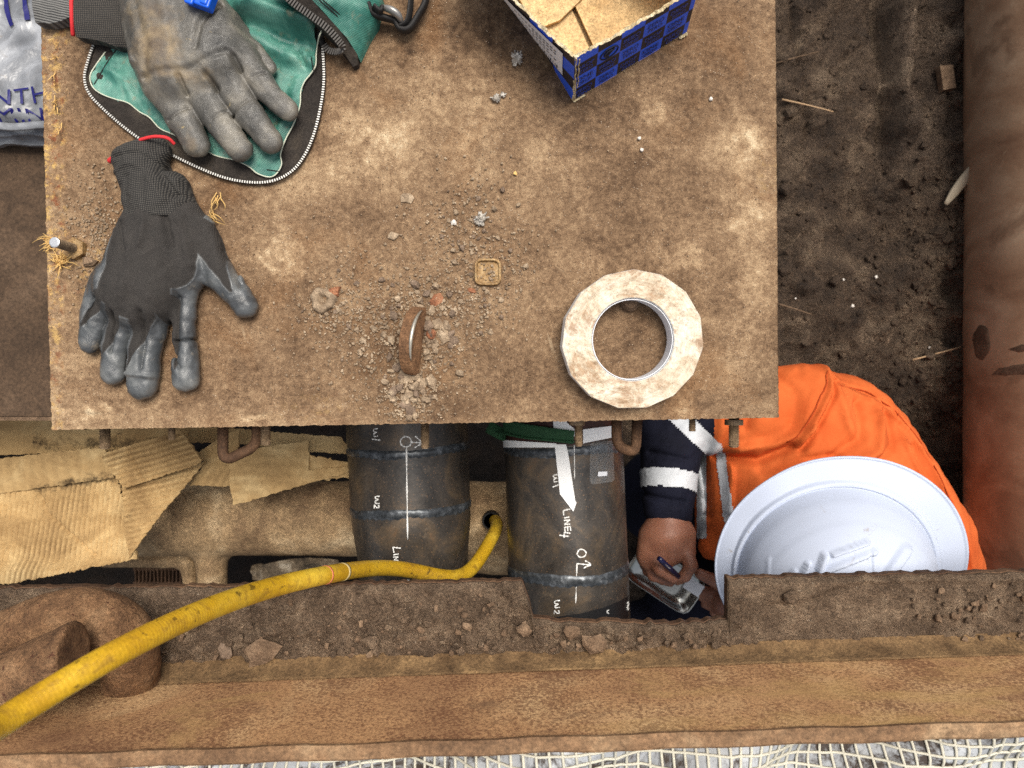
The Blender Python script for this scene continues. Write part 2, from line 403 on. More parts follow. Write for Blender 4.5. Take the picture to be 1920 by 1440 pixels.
# tape roll
m = Mat('dirty_white_tape', 0.6, 0, 0.4)
dm = m.math('ADD', m.noise(30, 9, 0.76, .5), m.math('MULTIPLY', m.noise(300, 4, 0.8), 0.26))
gr = m.wave(300, 3.0, m.mapv(), 'X'); up = m.att('up')
c = m.ramp(dm, [(0.52, L(216, 208, 190)), (0.64, L(200, 186, 162)), (0.76, L(164, 136, 106)), (0.90, L(126, 98, 72))])
c = m.mix(m.ramp(m.voro(420), [(0.13, 0.6), (0.2, 0.0)]), c, L(120, 104, 88))
vm = m.node('ShaderNodeVectorMath', operation='DISTANCE'); m.lk(m.tc, vm.inputs[0]); vm.inputs[1].default_value = P(1178, 637, .02)
cxr = m.node('ShaderNodeCombineXYZ'); m.lk(m.math('MULTIPLY', vm.outputs['Value'], 1.0), cxr.inputs[0]); m.lk(m.math('MULTIPLY', m.noise(9, 2), .02), cxr.inputs[1])
wr = m.noise(900, 2, .6, 0, cxr.outputs[0])
c = m.mix(.55, c, m.ramp(wr, [(.35, .62), (.6, 1.05)]), 'MULTIPLY')
c = m.mix(m.ramp(m.math('ADD', m.noise(26, 9, .82, .3, m.mapv(loc=(4, 4, 0))), m.math('MULTIPLY', wr, .25)), [(.64, 0.0), (.72, .8)]), c, L(146, 114, 86))
c = m.mix(m.ramp(m.noise(210, 6, .85), [(.60, 0.0), (.66, .55)]), c, L(120, 96, 76))
m.col(m.mix(up, L(228, 230, 230), c)); b_ = m.bump(m.noise(240, 5, 0.7), 0.3, 0.0006); m.bump(wr, .4, .0006, b_); M['tape'] = m.m
# gloves
def knit(m, sc=900, rot=0.3):
    v = m.mapv(rot=(0, 0, rot)); a = m.wave(sc/6.28*2, 0.6, v, 'X', dscale=3); b = m.wave(sc/6.28*2, 0.6, v, 'Y', dscale=3); return m.math('MULTIPLY', a, b)
m = Mat('glove_black_grey', 0.6, 0, 0.6)
co = m.att('coat'); rb = m.att('rib')
kw = knit(m, 1100, -0.25); kb = knit(m, 560, -0.12)
ck = m.ramp(kw, [(0.0, L(26, 24, 22)), (0.6, L(70, 64, 59))])
ck = m.mix(.6, ck, m.ramp(m.noise(50, 6, .7), [(.35, .6), (.65, 1.3)]), 'MULTIPLY')
cr = m.ramp(kb, [(0.05, L(12, 11, 11)), (0.5, L(76, 72, 66))])
ck = m.mix(rb, ck, cr)
cc = m.ramp(m.noise(30, 4, 0.6, .4), [(0.32, L(50, 52, 54)), (0.52, L(78, 81, 83)), (0.70, L(112, 114, 113))])
cc = m.mix(m.ramp(m.noise(45, 5, 0.7, 0.5, m.mapv(loc=(2, 5, 0))), [(0.62, 0.0), (0.72, 0.4)]), cc, L(150, 138, 120))
m.col(m.mix(co, ck, cc)); m.rough(m.mix(co, L(240, 240, 240), m.ramp(m.noise(40, 4), [(0.3, 0.18), (0.7, 0.36)])))
hgt = m.math('ADD', m.math('MULTIPLY', m.mix(rb, kw, kb), m.math('SUBTRACT', 1.0, m.math('MULTIPLY', co, 0.75))), m.math('MULTIPLY', m.noise(120, 4, 0.6), 0.6))
m.bump(hgt, 0.55, 0.0010); M['glove_b'] = m.m
m = Mat('glove_dirty_grey', 0.45, 0, 0.65)
co = m.att('coat'); dt = m.att('dirt')
cr = m.ramp(knit(m, 560, 0.0), [(0.05, L(12, 11, 11)), (0.5, L(72, 66, 58))])
cc = m.ramp(m.noise(28, 4, 0.6, .4), [(0.32, L(58, 57, 54)), (0.52, L(90, 87, 81)), (0.70, L(128, 122, 110))])
dn = m.math('ADD', m.math('MULTIPLY', dt, 1.0), m.math('MULTIPLY', m.math('SUBTRACT', m.noise(50, 7, 0.72, 0.6), 0.5), 1.3))
cc = m.mix(m.ramp(dn, [(0.18, 0.0), (0.75, 0.9)]), cc, m.ramp(m.noise(70, 4), [(0.35, L(92, 76, 58)), (0.65, L(150, 130, 98))]))
cc = m.mix(m.ramp(m.noise(90, 6, 0.75, 0.4, m.mapv(loc=(1, 7, 0))), [(0.66, 0.0), (0.72, 0.75)]), cc, L(176, 152, 96))
m.col(m.mix(co, cr, cc)); m.rough(m.mix(co, L(240, 240, 240), m.ramp(dn, [(0.1, 0.26), (0.7, 0.6)])))
hgt = m.math('ADD', m.math('MULTIPLY', m.noise(150, 5, 0.65), 0.9), m.math('MULTIPLY', knit(m, 1500, 0.8), 0.4))
m.bump(hgt, 0.5, 0.0011); M['glove_a'] = m.m
M['red_hem'] = plain('red_hem', L(205, 45, 50), 0.8, bump=0.5)
m = Mat('grey_ribbed', 0.85); w = m.wave(150, 1.5, m.mapv(rot=(0, 0, 0.2)), 'Y'); m.col(m.ramp(w, [(0.1, L(62, 62, 62)), (0.7, L(112, 111, 108))])); m.bump(w, 0.6, 0.001); M['ribbed'] = m.m
# teal tarpaulin
m = Mat('teal_tarpaulin', 0.38, 0, 0.5)
wv = m.wave(260, 0.8, m.mapv(rot=(0, 0, 0.9)), 'X'); wv2 = m.wave(240, 0.8, m.mapv(rot=(0, 0, -0.5)), 'X')
c = m.ramp(m.noise(16, 7, 0.65, 0.6), [(0.28, L(26, 70, 62)), (0.46, L(50, 108, 96)), (0.6, L(96, 150, 134)), (0.74, L(150, 182, 166))])
c = m.mix(m.math('MULTIPLY', wv, 0.4), c, L(14, 70, 62)); c = m.mix(m.ramp(m.noise(60, 6, 0.7, 0.3, m.mapv(loc=(5, 1, 2))), [(0.58, 0.0), (0.7, 0.6)]), c, L(120, 112, 88))
m.col(c); m.rough(m.ramp(m.noise(50, 4), [(0.3, 0.28), (0.7, 0.6)]))
b = m.bump(m.math('ADD', wv, wv2), 0.3, 0.0005); m.bump(m.noise(40, 4, 0.6), 0.5, 0.003, b); M['teal'] = m.m
M['zip_tape'] = grunge('zip_tape_cloth', L(40, 35, 32), L(56, 50, 45), L(84, 74, 62), 20, 0.9, 700, 0.5)
M['teeth'] = plain('zip_teeth', L(205, 203, 196), 0.4, 0.3)
M['teeth_dark'] = plain('zip_coil', L(74, 70, 66), 0.5)
M['edge_thread'] = plain('pale_cut_edge', L(196, 200, 180), 0.8)
M['black_web'] = plain('black_webbing', L(34, 32, 31), 0.7, bump=0.5)
M['blue_plastic'] = plain('blue_plastic', L(20, 90, 215), 0.35, var=0.1)
M['buckle'] = plain('buckle_metal', L(150, 148, 144), 0.35, 0.6)
# box
m = Mat('blue_checks', 0.5)
uv = m.node('ShaderNodeUVMap').outputs[0]
ch = m.node('ShaderNodeTexChecker'); ch.inputs['Scale'].default_value = 1.0; m.lk(uv, ch.inputs['Vector'])
ch.inputs['Color1'].default_value = L(40, 92, 222); ch.inputs['Color2'].default_value = L(24, 24, 38)
c = m.mix(m.ramp(m.noise(260, 5, 0.75), [(0.72, 0.0), (0.75, 0.8)]), ch.outputs[0], L(190, 195, 205))
m.col(c); m.bump(m.noise(200, 3), 0.1, 0.0004); M['checks'] = m.m
M['kraft'] = grunge('kraft_card', L(204, 168, 118), L(222, 190, 140), L(234, 206, 158), 18, 0.85, 500, 0.2, speck=L(140, 104, 64), sth=0.72)
M['torn'] = grunge('torn_card_edge', L(190, 165, 120), L(226, 208, 168), L(245, 236, 210), 120, 0.9, 400, 0.8)
M['label'] = plain('paper_label', L(226, 228, 232), 0.6, var=0.08)
M['ink'] = plain('dark_ink', L(26, 28, 44), 0.6, var=0.05)
M['ink_blue'] = plain('blue_ink', L(40, 70, 165), 0.6, var=0.05)
# cardboard
m = Mat('old_cardboard', 0.85, 0, 0.25)
c = m.ramp(m.noise(9, 7, 0.65, 0.7), [(0.28, L(140, 110, 72)), (0.5, L(186, 154, 106)), (0.72, L(226, 198, 146))])
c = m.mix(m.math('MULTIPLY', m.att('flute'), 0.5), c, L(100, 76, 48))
c = m.mix(m.ramp(m.math('ADD', m.noise(60, 7, 0.8), m.att('mould')), [(0.66, 0.0), (0.82, 0.85)]), c, L(52, 42, 30)); c = m.mix(.4, c, m.ramp(m.noise(220, 6, .75), [(.34, .6), (.6, 1.1)]), 'MULTIPLY')
c = m.mix(m.ramp(m.noise(24, 8, .8, .4), [(.56, 0.0), (.72, .6)]), c, L(112, 84, 54)); m.col(c)
m.bump(m.noise(200, 4, 0.6), 0.2, 0.0006); M['card'] = m.m
# hose
m = Mat('yellow_hose', 0.42, 0, 0.45)
c = m.ramp(m.noise(14, 6, 0.6), [(0.3, L(178, 134, 24)), (0.5, L(206, 164, 36)), (0.7, L(222, 188, 64))])
al = m.att('along')
hatch = m.node('ShaderNodeTexWave'); hatch.inputs['Scale'].default_value = 0.314
cx = m.node('ShaderNodeCombineXYZ'); m.lk(al, cx.inputs[0]); m.lk(cx.outputs[0], hatch.inputs['Vector']); hatch.inputs['Scale'].default_value = 0.32
c = m.mix(m.math('MULTIPLY', m.math('MULTIPLY', hatch.outputs['Fac'], m.ramp(m.noise(9, 4), [(0.45, 0.0), (0.62, 1.0)])), 0.55), c, L(150, 100, 20))
c = m.mix(m.ramp(m.noise(55, 8, 0.78, 1.0), [(0.50, 0.0), (0.64, 0.6)]), c, L(132, 98, 44))
c = m.mix(m.ramp(m.noise(80, 4, 0.7, 0, m.mapv(loc=(9, 1, 0))), [(0.63, 0.0), (0.67, 0.7)]), c, L(70, 52, 24))
c = m.mix(.5, c, m.ramp(m.noise(380, 5, .8), [(.35, .55), (.6, 1.1)]), 'MULTIPLY'); m.col(c)
m.bump(m.math('ADD', hatch.outputs['Fac'], m.math('MULTIPLY', m.noise(150, 4), 1.5)), 0.15, 0.0004); M['hose'] = m.m
# person
def cloth(name, c1, c2, rough=0.85, bumpk=0.35):
    m = Mat(name, rough, 0, 0.2); m.col(m.mix(0.35, m.ramp(m.noise(14, 6, 0.6), [(0.3, c1), (0.7, c2)]), m.ramp(m.noise(900, 2), [(0.3, 0.6), (0.7, 1.0)]), 'MULTIPLY'))
    b = m.bump(m.noise(22, 4, 0.5, 1.6), bumpk, 0.006); m.bump(m.noise(1100, 2), 0.25, 0.0004, b); return m.m
M['orange'] = cloth('orange_drill', L(188, 84, 36), L(212, 106, 52))
M['seam'] = cloth('seam_thread', L(150, 56, 20), L(176, 72, 30))
M['navy'] = cloth('navy_drill', L(12, 13, 26), L(22, 24, 40))
M['reflect'] = cloth('silver_tape', L(170, 174, 180), L(214, 218, 222), 0.5, 0.25)
m = Mat('skin', 0.5, 0, 0.4); m.b.inputs['Subsurface Weight'].default_value = 0.15; m.b.inputs['Subsurface Radius'].default_value = (0.01, 0.004, 0.002)
m.col(m.ramp(m.noise(25, 5), [(0.3, L(118, 76, 58)), (0.7, L(150, 103, 82))])); m.bump(m.noise(120, 6, .7), 0.6, 0.0012); M['skin'] = m.m
m = Mat('hat_shell', 0.55, 0, 0.3)
c = m.mix(m.ramp(m.noise(38, 8, 0.82, 0.5), [(0.61, 0.0), (0.68, 0.65)]), L(184, 193, 212), L(140, 124, 100))
c = m.mix(m.ramp(m.noise(7, 3), [(0.4, 0.0), (0.7, 0.25)]), c, L(160, 164, 172)); m.col(c)
m.bump(m.noise(9, 3), 0.15, 0.004); M['hat'] = m.m
M['stainless'] = plain('stainless', L(176, 178, 174), 0.22, 1.0, var=0.3)
M['pen'] = plain('pen_barrel', L(26, 28, 62), 0.3, var=0.1)
# net bag, plastic bag
M['net'] = plain('net_cord', L(206, 202, 186), 0.8)
M['fleece'] = grunge('grey_white_filling', L(120, 120, 120), L(196, 198, 202), L(226, 228, 232), 16, 0.7, 300, 0.5)
m = Mat('plastic_bag', 0.3, 0, 0.45); m.b.inputs['Alpha'].default_value = 0.93
c = m.ramp(m.noise(22, 7, 0.6, 1.2), [(0.3, L(92, 94, 98)), (0.5, L(122, 125, 130)), (0.72, L(168, 171, 176))]); m.col(c)
c = m.mix(m.ramp(m.noise(90, 7, 0.8, 0.3, m.mapv(loc=(5, 3, 0))), [(0.6, 0.0), (0.7, 0.7)]), c, L(110, 92, 70)); m.col(c)
m.bump(m.noise(14, 3, 0.5, 2.5), 0.5, 0.006); M['bag'] = m.m
M['navy_ink'] = plain('navy_ink', L(26, 26, 96), 0.4, var=0.1)
M['big_pipe'] = None
m = Mat('primer_rust_pipe', 0.7, 0, 0.35)
c = m.ramp(m.noise(5, 8, 0.62, 0.6, m.mapv(scale=(1, 1.6, 1))), [(0.28, L(114, 84, 64)), (0.46, L(142, 112, 88)), (0.60, L(164, 137, 112)), (0.76, L(200, 178, 150))])
c = m.mix(m.ramp(m.noise(40, 6, 0.7, 2.0, m.rs(.9, (1, .18, 1))), [(0.62, 0.0), (0.72, 0.6)]), c, L(176, 156, 128))
c = m.mix(m.ramp(m.noise(9, 5, 0.6, 0.6, m.mapv(loc=(1.3, 4, 0))), [(0.56, 0.0), (0.66, 0.6)]), c, L(98, 72, 54))
c = m.mix(0.4, c, m.ramp(m.noise(420, 4, 0.7), [(0.3, 0.5), (0.7, 1.0)]), 'MULTIPLY'); m.col(c)
m.bump(m.noise(90, 6, 0.65), 0.3, 0.0012); M['big_pipe'] = m.m
M['amber'] = grunge('amber_resin', L(120, 88, 50), L(166, 132, 86), L(200, 170, 122), 120, 0.35, 500, 0.6)
M['straw'] = plain('straw', L(176, 146, 112), 0.8)
M['fibre'] = plain('frayed_fibre', L(216, 178, 112), 0.85)
M['bright_steel'] = plain('bright_steel', L(205, 208, 212), 0.3, 0.7)
M['polished'] = plain('polished_edge', L(190, 184, 170), 0.3, 0.7)
M['black'] = plain('black_rubber', L(16, 15, 15), 0.7)
M['sheet_steel'] = grunge('dark_sheet', L(66, 51, 38), L(84, 66, 50), L(106, 86, 68), 9, 0.85, 260, 0.4, speck=L(130, 108, 84), sth=0.75)
M['rag'] = grunge('mottled_rag', L(40, 34, 28), L(110, 96, 78), L(190, 178, 158), 30, 0.9, 300, 0.7)
M['white_bit'] = plain('white_chip', L(215, 208, 198), 0.8)
M['leaf'] = plain('dry_leaf', L(150, 138, 118), 0.7)

# ================================================================== SETTING: trench ground
def axis(a, b, st, far):
    mid = np.arange(a, b, st); o1 = a-np.geomspace(st*2, far+a if far+a > 0.5 else far, 22)[::-1]; o2 = b+np.geomspace(st*2, far-b, 22)
    return np.concatenate([o1, mid, o2])
gx = axis(-0.95, 1.05, 0.0055, 7.0); gy = axis(-0.65, 1.0, 0.0055, 7.0)
GX, GY = np.meshgrid(gx, gy, indexing='ij')
def ground_z(x, y):
    z = -0.86-0.45*sm(0.16, 0.02, x)
    z = z+0.13*sm(0.25, 0.55, x)*sm(-0.3, 0.1, y)
    pxx = 960+x/(1.45/F); pyy = 720-y/(1.45/F)
    z = z+0.045*fbm(x*7, y*7, o=4, seed=3)+0.017*fbm(x*26, y*26, o=4, seed=9, g=0.6)
    cl = np.maximum(0, fbm(x*60, y*60, o=3, seed=5, g=0.6)); z = z+0.020*cl*sm(0.15, 0.3, x)
    # long smooth ridge and pressed plank lines in the soil
    rd = np.abs(pxx-(1690-0.03*(pyy)))
    z = z+0.045*np.exp(-(rd/20)**2)*sm(340, 220, pyy)
    z = z-0.045*np.exp(-((pxx-1655)/14)**2)*sm(420, 250, pyy)
    lx = 1480+pyy*0.115
    z = z-0.012*np.exp(-((pxx-lx)/3.5)**2)*sm(300, 260, pyy)+0.006*np.exp(-((pxx-lx-30)/24)**2)*sm(300, 200, pyy)
    z = z+0.05*sm(1770, 1850, pxx)
    return z
GZ = ground_z(GX, GY); far = np.maximum(np.abs(GX), np.abs(GY)); GZ = np.where(far > 1.3, -0.8+0.0*GZ, GZ)
n_, m_ = GX.shape; idx = np.arange(n_*m_).reshape(n_, m_)
gq = np.stack([idx[:-1, :-1], idx[1:, :-1], idx[1:, 1:], idx[:-1, 1:]], -1).reshape(-1, 4)
tm_ = M['trench']; nt_ = tm_.node_tree; pb_ = nt_.nodes['Principled BSDF']; src_ = pb_.inputs['Base Color'].links[0].from_socket
def zone(attr_, colr, src, fac=1.0):
    a_ = nt_.nodes.new('ShaderNodeAttribute'); a_.attribute_name = attr_; mx = nt_.nodes.new('ShaderNodeMix'); mx.data_type = 'RGBA'; mx.blend_type = 'MULTIPLY'
    nt_.links.new(a_.outputs['Fac'], mx.inputs[0]); nt_.links.new(src, mx.inputs[6]); mx.inputs[7].default_value = colr; return mx.outputs[2]
src_ = zone('pit_shade', (.10, .08, .07, 1), src_); src_ = zone('clay', (1.25, 1.3, 1.38, 1), src_); nt_.links.new(src_, pb_.inputs['Base Color'])  # deep left ground: shade of the dark gap painted into the soil colour
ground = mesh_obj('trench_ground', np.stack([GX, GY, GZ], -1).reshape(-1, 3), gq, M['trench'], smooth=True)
tag(ground, kind='structure')
gpx, gpy = 960+GX/(1.45/F), 720-GY/(1.45/F)
attr(ground, 'pit_shade', (sm(.14, .02, GX)).ravel()); attr(ground, 'clay', (sm(1630, 1680, gpx+20*fbm(gpx/40, gpy/40, o=3))*sm(420, 260, gpy+30*fbm(gpx/50, gpy/50, o=3, seed=2))).ravel())

def rock_vf(r, seed, flat=0.6, sides=7):
    q = random.Random(seed); V = []; Fc = []
    n = sides
    a0 = q.uniform(0, 6.28); ang = sorted([a0+2*math.pi*(i+q.uniform(-.3, .3))/n for i in range(n)])
    rr = [r*q.uniform(0.65, 1.15) for _ in range(n)]
    tz = r*flat; top = [q.uniform(0.55, 0.85) for _ in range(n)]
    ox, oy = q.uniform(-.15, .15)*r, q.uniform(-.15, .15)*r
    for i in range(n): V.append((rr[i]*math.cos(ang[i])*.9, rr[i]*math.sin(ang[i])*.9, -tz*.4))
    for i in range(n): V.append((rr[i]*math.cos(ang[i]), rr[i]*math.sin(ang[i]), tz*q.uniform(0.1, 0.45)))
    for i in range(n): V.append((rr[i]*top[i]*math.cos(ang[i])+ox, rr[i]*top[i]*math.sin(ang[i])+oy, tz*q.uniform(0.75, 1.05)))
    for k in (0, 1):
        for i in range(n):
            j = (i+1) % n; Fc.append((k*n+i, k*n+j, (k+1)*n+j, (k+1)*n+i))
    V.append((ox, oy, tz*1.05))
    for i in range(n): Fc.append((2*n+i, 2*n+(i+1) % n, 3*n))
    Fc.append(tuple(range(n-1, -1, -1)))
    return V, Fc
def xf(V, loc, rz=0.0, tilt=(0, 0), sc=1.0):
    R = Matrix.Rotation(rz, 3, 'Z') @ Matrix.Rotation(tilt[0], 3, 'X') @ Matrix.Rotation(tilt[1], 3, 'Y')
    return [tuple(Vector(loc)+R @ (Vector(q)*sc)) for q in V]

# loose lumps on the trench soil: uncountable litter
mb = MB()
for i in range(2000):
    px, py = rnd.uniform(1440, 1815), rnd.uniform(-20, 1000)
    if rnd.random() < 0.5: px = rnd.gauss(1745, 45); py = rnd.uniform(330, 1000)
    x, y, _ = P(px, py, -0.73); z = float(ground_z(np.array([x]), np.array([y]))[0])
    r = 0.0014+0.0055*rnd.random()**3+(0.007 if rnd.random() < 0.03 else 0)
    if i % 45 == 0: r = rnd.uniform(.008, .016)
    V, Fc = rock_vf(r, i % 40, rnd.uniform(.5, .9), 6); mb.add(xf(V, (x, y, z), rnd.uniform(0, 6), (rnd.uniform(-.4, .4), rnd.uniform(-.4, .4))), Fc)
o = mb.build('loose_soil', M['trench']); tag(o, 'crumbs and small lumps of damp dark soil scattered over the trench bottom', 'soil', kind='stuff')

def on_ground(px, py, lift=0.0):
    z = -0.75
    for _ in range(4): x, y, _z = P(px, py, z); z = float(ground_z(np.array([x]), np.array([y]))[0])
    return (x, y, z+lift)
for (a, b, lab) in [((1450, 124), (1530, 102), 'thin pale straw stalk, topmost of those lying on the dark soil'),
                    ((1463, 190), (1558, 214), 'straight reddish straw stalk on soil right of the steel plate, second from the top'),
                    ((1705, 675), (1812, 650), 'long thin stalk on soil above the orange shoulder, beside the big rusty pipe'),
                    ((1455, 571), (1515, 590), 'short dark twig on soil halfway down the right edge of the plate')]:
    p0, p1 = on_ground(*a, .012), on_ground(*b, .012); pts = [np.array(p0)+(np.array(p1)-np.array(p0))*t+np.array([0, 0, .002*math.sin(t*3.1)]) for t in np.linspace(0, 1, 8)]
    V, Fc = tube(pts, [0.0018*(1-.5*t) for t in np.linspace(0, 1, 8)], 6); o = mesh_obj('straw', V, Fc, M['straw'] if 'dark' not in lab else M['clod'], smooth=True); tag(o, lab, 'straw', 'stalks lying on the trench soil')
for k, (px, py, r, lab) in enumerate([(1580, 525, .0055, 'small white chip on dark soil, left of the pair'), (1641, 520, .0065, 'white chip on dark soil right of the smaller white chip'),
                                (1597, 574, .0075, 'biggest white chip on dark soil, below the pair of chips'), (1490, 560, .004, 'tiny white chip on the soil nearest the plate edge'),
                                (1740, 652, .005, 'small pale stone on soil just above the long stalk')]):
    r *= .5; V, Fc = rock_vf(r, 300+k); o = mesh_obj('white_chip', xf(V, on_ground(px, py, .004), k), Fc, M['white_bit']); tag(o, lab, 'stone chip', 'pale chips on the trench soil')
x, y, z = on_ground(1767, 152, .012); mb = MB(); mb.box((x, y, z), (.024, .046, .016), Matrix.Rotation(.12, 3, 'Z'), .0015)
tag(mb.build('brick_piece', M['clod']), 'oblong grey brown block fragment lying on soil at the top right', 'fragment')
pts = [on_ground(1812, 318, .05), on_ground(1796, 336, .045), on_ground(1778, 358, .035), on_ground(1762, 388, .02)]
V, Fc = tube(spline(pts, 6), np.interp(np.linspace(0, 1, 19), [0, .3, .8, 1], [.008, .012, .009, .004]), 8, flat=(.25, 1)); o = mesh_obj('dry_leaf', V, Fc, M['leaf'], smooth=True)
tag(o, 'curled pale grey dry leaf beside the big rusty pipe', 'leaf')

# ================================================================== steel plate (bench top) with studs, lug, handles
plate = empty('steel_plate', (0, 0, 0), 'large square rusted steel plate covered with brown dust, with gloves and tape roll on top', 'steel plate')
TLc, BLc, BRc, TRc = (72, -150), (97, 806), (1460, 783), (1453, -150)
nu, nv = 560, 384
U, Vv = np.meshgrid(np.linspace(0, 1, nu), np.linspace(0, 1, nv), indexing='ij')
PX = (TLc[0]*(1-U)+TRc[0]*U)*(1-Vv)+(BLc[0]*(1-U)+BRc[0]*U)*Vv
PY = (TLc[1]*(1-U)+TRc[1]*U)*(1-Vv)+(BLc[1]*(1-U)+BRc[1]*U)*Vv
bl = [(700, 270, 95, 75, .42), (640, 325, 70, 40, .25), (1400, 265, 45, 40, .5), (1385, 408, 30, 28, .45), (1240, 210, 26, 22, .35), (1290, 475, 60, 20, .3),
      (1415, 480, 36, 110, .28), (880, 235, 40, 60, .25), (830, 165, 70, 60, .2), (1200, 250, 60, 60, .12), (540, 470, 40, 36, .32), (560, 330, 60, 34, .18), (1350, 610, 60, 12, .22),
      (1370, 690, 70, 40, .18), (1280, 770, 24, 18, .45), (1180, 760, 90, 20, .1), (480, 772, 26, 10, .5), (170, 772, 28, 8, .4), (640, 700, 90, 30, .12), (300, 770, 120, 20, .12), (1000, 300, 90, 60, .14), (1110, 110, 60, 40, -.1),
      (860, 60, 150, 60, -.26), (1180, 330, 160, 50, -.16), (1170, 640, 70, 70, -.12), (1060, 470, 120, 50, -.10), (1260, 400, 70, 70, -.1), (1150, 220, 90, 40, -.18), (780, 620, 120, 90, -.02), (640, 30, 70, 40, -.1),
      (580, 200, 40, 80, -.2), (430, 380, 60, 30, -.15), (1000, 720, 90, 40, -.14), (170, 330, 60, 60, .05), (450, 660, 60, 50, .06), (150, 680, 30, 80, .2), (760, 105, 14, 14, -.3), (1360, 130, 60, 60, -.1)]
wx_ = PX+45*fbm(PX/45, PY/45, o=5, seed=71, g=.6); wy_ = PY+45*fbm(PX/45, PY/45, o=5, seed=72, g=.6)
stain = 0.47+0.16*fbm(PX/170, PY/170, o=5, seed=21, g=0.6)
for (x, y, a, b_, k) in bl: stain = stain+k*np.exp(-(((wx_-x)/a)**2+((wy_-y)/b_)**2)**1.0)*.72*(1+.9*fbm(PX/16, PY/16, o=4, seed=int(x), g=.65))
stain = stain+0.14*np.exp(-((PX-96)/26)**2)+0.10*np.exp(-((PY-800)/14)**2)
stain = stain-.10*np.exp(-(((wx_-775)/75)**2+((wy_-640)/100)**2))
ring8 = np.abs(np.hypot((wx_-545)/1.0, (wy_-480)/1.2)-34); stain = stain+.16*np.exp(-(ring8/7)**2)
ochre = .8*sm(128, 108, PX+14*fbm(PX/20, PY/20, o=3, seed=5))*(.5+.5*np.exp(-((PY-300)/400)**2))+.5*np.exp(-(((PX-180)/40)**2+((PY-515)/60)**2))+.25*np.exp(-(((PX-1440)/18)**2+((PY-330)/50)**2))+.2*np.exp(-(((PX-600)/60)**2+((PY-770)/30)**2))
Z = 0.0004*fbm(PX/30, PY/30, o=5, seed=31, g=.6)+0.0006*fbm(PX/90, PY/90, o=3, seed=33)
crust = sm(165, 110, PX+20*fbm(PX/18, PY/18, o=3, seed=6)); Z = Z+crust*0.0022*np.maximum(0, fbm(PX/9, PY/12, o=4, seed=44, g=.7)+.15)
rub = np.exp(-(((PX-775)/110)**2+((PY-620)/130)**2))+.8*np.exp(-(((PX-170)/60)**2+((PY-470)/90)**2))+.6*np.exp(-(((PX-880)/60)**2+((PY-470)/90)**2))+.5*np.exp(-(((PX-640)/90)**2+((PY-560)/90)**2))
Z = Z+rub*0.0022*np.maximum(-.1, fbm(PX/7, PY/7, o=4, seed=55, g=.7))+rub*.0006
for (x, y) in [(485, 772), (175, 770)]: Z = Z+0.0022*np.exp(-(((PX-x)/26)**2+((PY-y)/5)**2)**2)
sc_ = S(0); PV = np.stack([(PX-960)*sc_, (720-PY)*sc_, Z], -1)
edge = (U == 0) | (U == 1) | (Vv == 0) | (Vv == 1)
er = 0.0005*fbm(PX/5, PY/5, o=3, seed=81)
PV[..., 1] += np.where(edge, er*2.0, 0); PV[..., 0] += np.where(edge, er*1.2, 0)
top = grid_solid('plate_top', PV, -0.008, M['plate'], plate)
ns = len(top.data.vertices)-nu*nv
attr(top, 'stain', np.concatenate([stain.ravel(), np.full(ns, .3)])); attr(top, 'ochre', np.concatenate([np.clip(ochre, 0, 1).ravel(), np.zeros(ns)]))
# folded skirt under the plate, set back from its edge
mb = MB()
x0, y0, _ = P(112, 770, 0); x1, _, _ = P(1440, 770, 0)
mb.box(((x0+x1)/2, y0, -.05), (x1-x0, .008, .083)); mb.box((x0, y0+.26, -.05), (.008, .50, .083)); mb.box((x1, y0+.26, -.05), (.008, .50, .083))
mb.build('skirt', M['rust'], plate)
def threaded(px, y1, w, z, name='stud'):
    xx, ya, _ = P(px, 770, 0); s = S(z); x = (px-960)*s; yb = (720-y1)*s; r = w*s/2
    ys = np.arange(ya-.002, yb, -0.0008); rr = r*(0.90+0.10*np.where(np.arange(len(ys)) % 2 == 0, 1, -1.2))
    path = [(x, y, z) for y in ys]; V, Fc = tube(path+[(x, yb-.0004, z)], list(rr)+[r*.7], 14)
    return mesh_obj(name, V, Fc, M['stud'], plate, smooth=False)
for (px, y1, w, z) in [(197, 841, 21, -.045), (322, 824, 14, -.03), (498, 834, 20, -.045), (797, 840, 17, -.05), (1085, 836, 16, -.04), (1298, 808, 14, -.03), (1376, 838, 21, -.045)]:
    threaded(px, y1, w, z)
for (px, w, z) in [(1376, 34, -.045), (1082, 30, -.04)]:
    s = S(z); x = (px-960)*s; V, Fc = tube([(x, (720-787)*s, z), (x, (720-797)*s, z)], w*s/2, 24); mesh_obj('washer', V, Fc, M['stud'], plate)
def staple(p, z0, r, name='handle'):
    pts = []
    for i, q in enumerate(p): pts.append(P(q[0], q[1], z0))
    # round the corners
    out = [pts[0]]
    for i in range(1, len(pts)-1):
        a, b, c = np.array(pts[i-1]), np.array(pts[i]), np.array(pts[i+1]); ra = min(.012, np.linalg.norm(a-b)*.4); rc = min(.012, np.linalg.norm(c-b)*.4)
        s0 = b+(a-b)/np.linalg.norm(a-b)*ra; s1 = b+(c-b)/np.linalg.norm(c-b)*rc
        for t in np.linspace(0, 1, 7): out.append(tuple((1-t)**2*s0+2*t*(1-t)*b+t*t*s1))
    out.append(pts[-1]); V, Fc = tube(out, r, 12); return mesh_obj(name, V, Fc, M['rust'], plate, smooth=True)
staple([(418, 760), (418, 866), (482, 836), (482, 760)], -.055, .0055)
staple([(1156, 760), (1156, 836), (1192, 850), (1196, 760)], -.07, .0055)
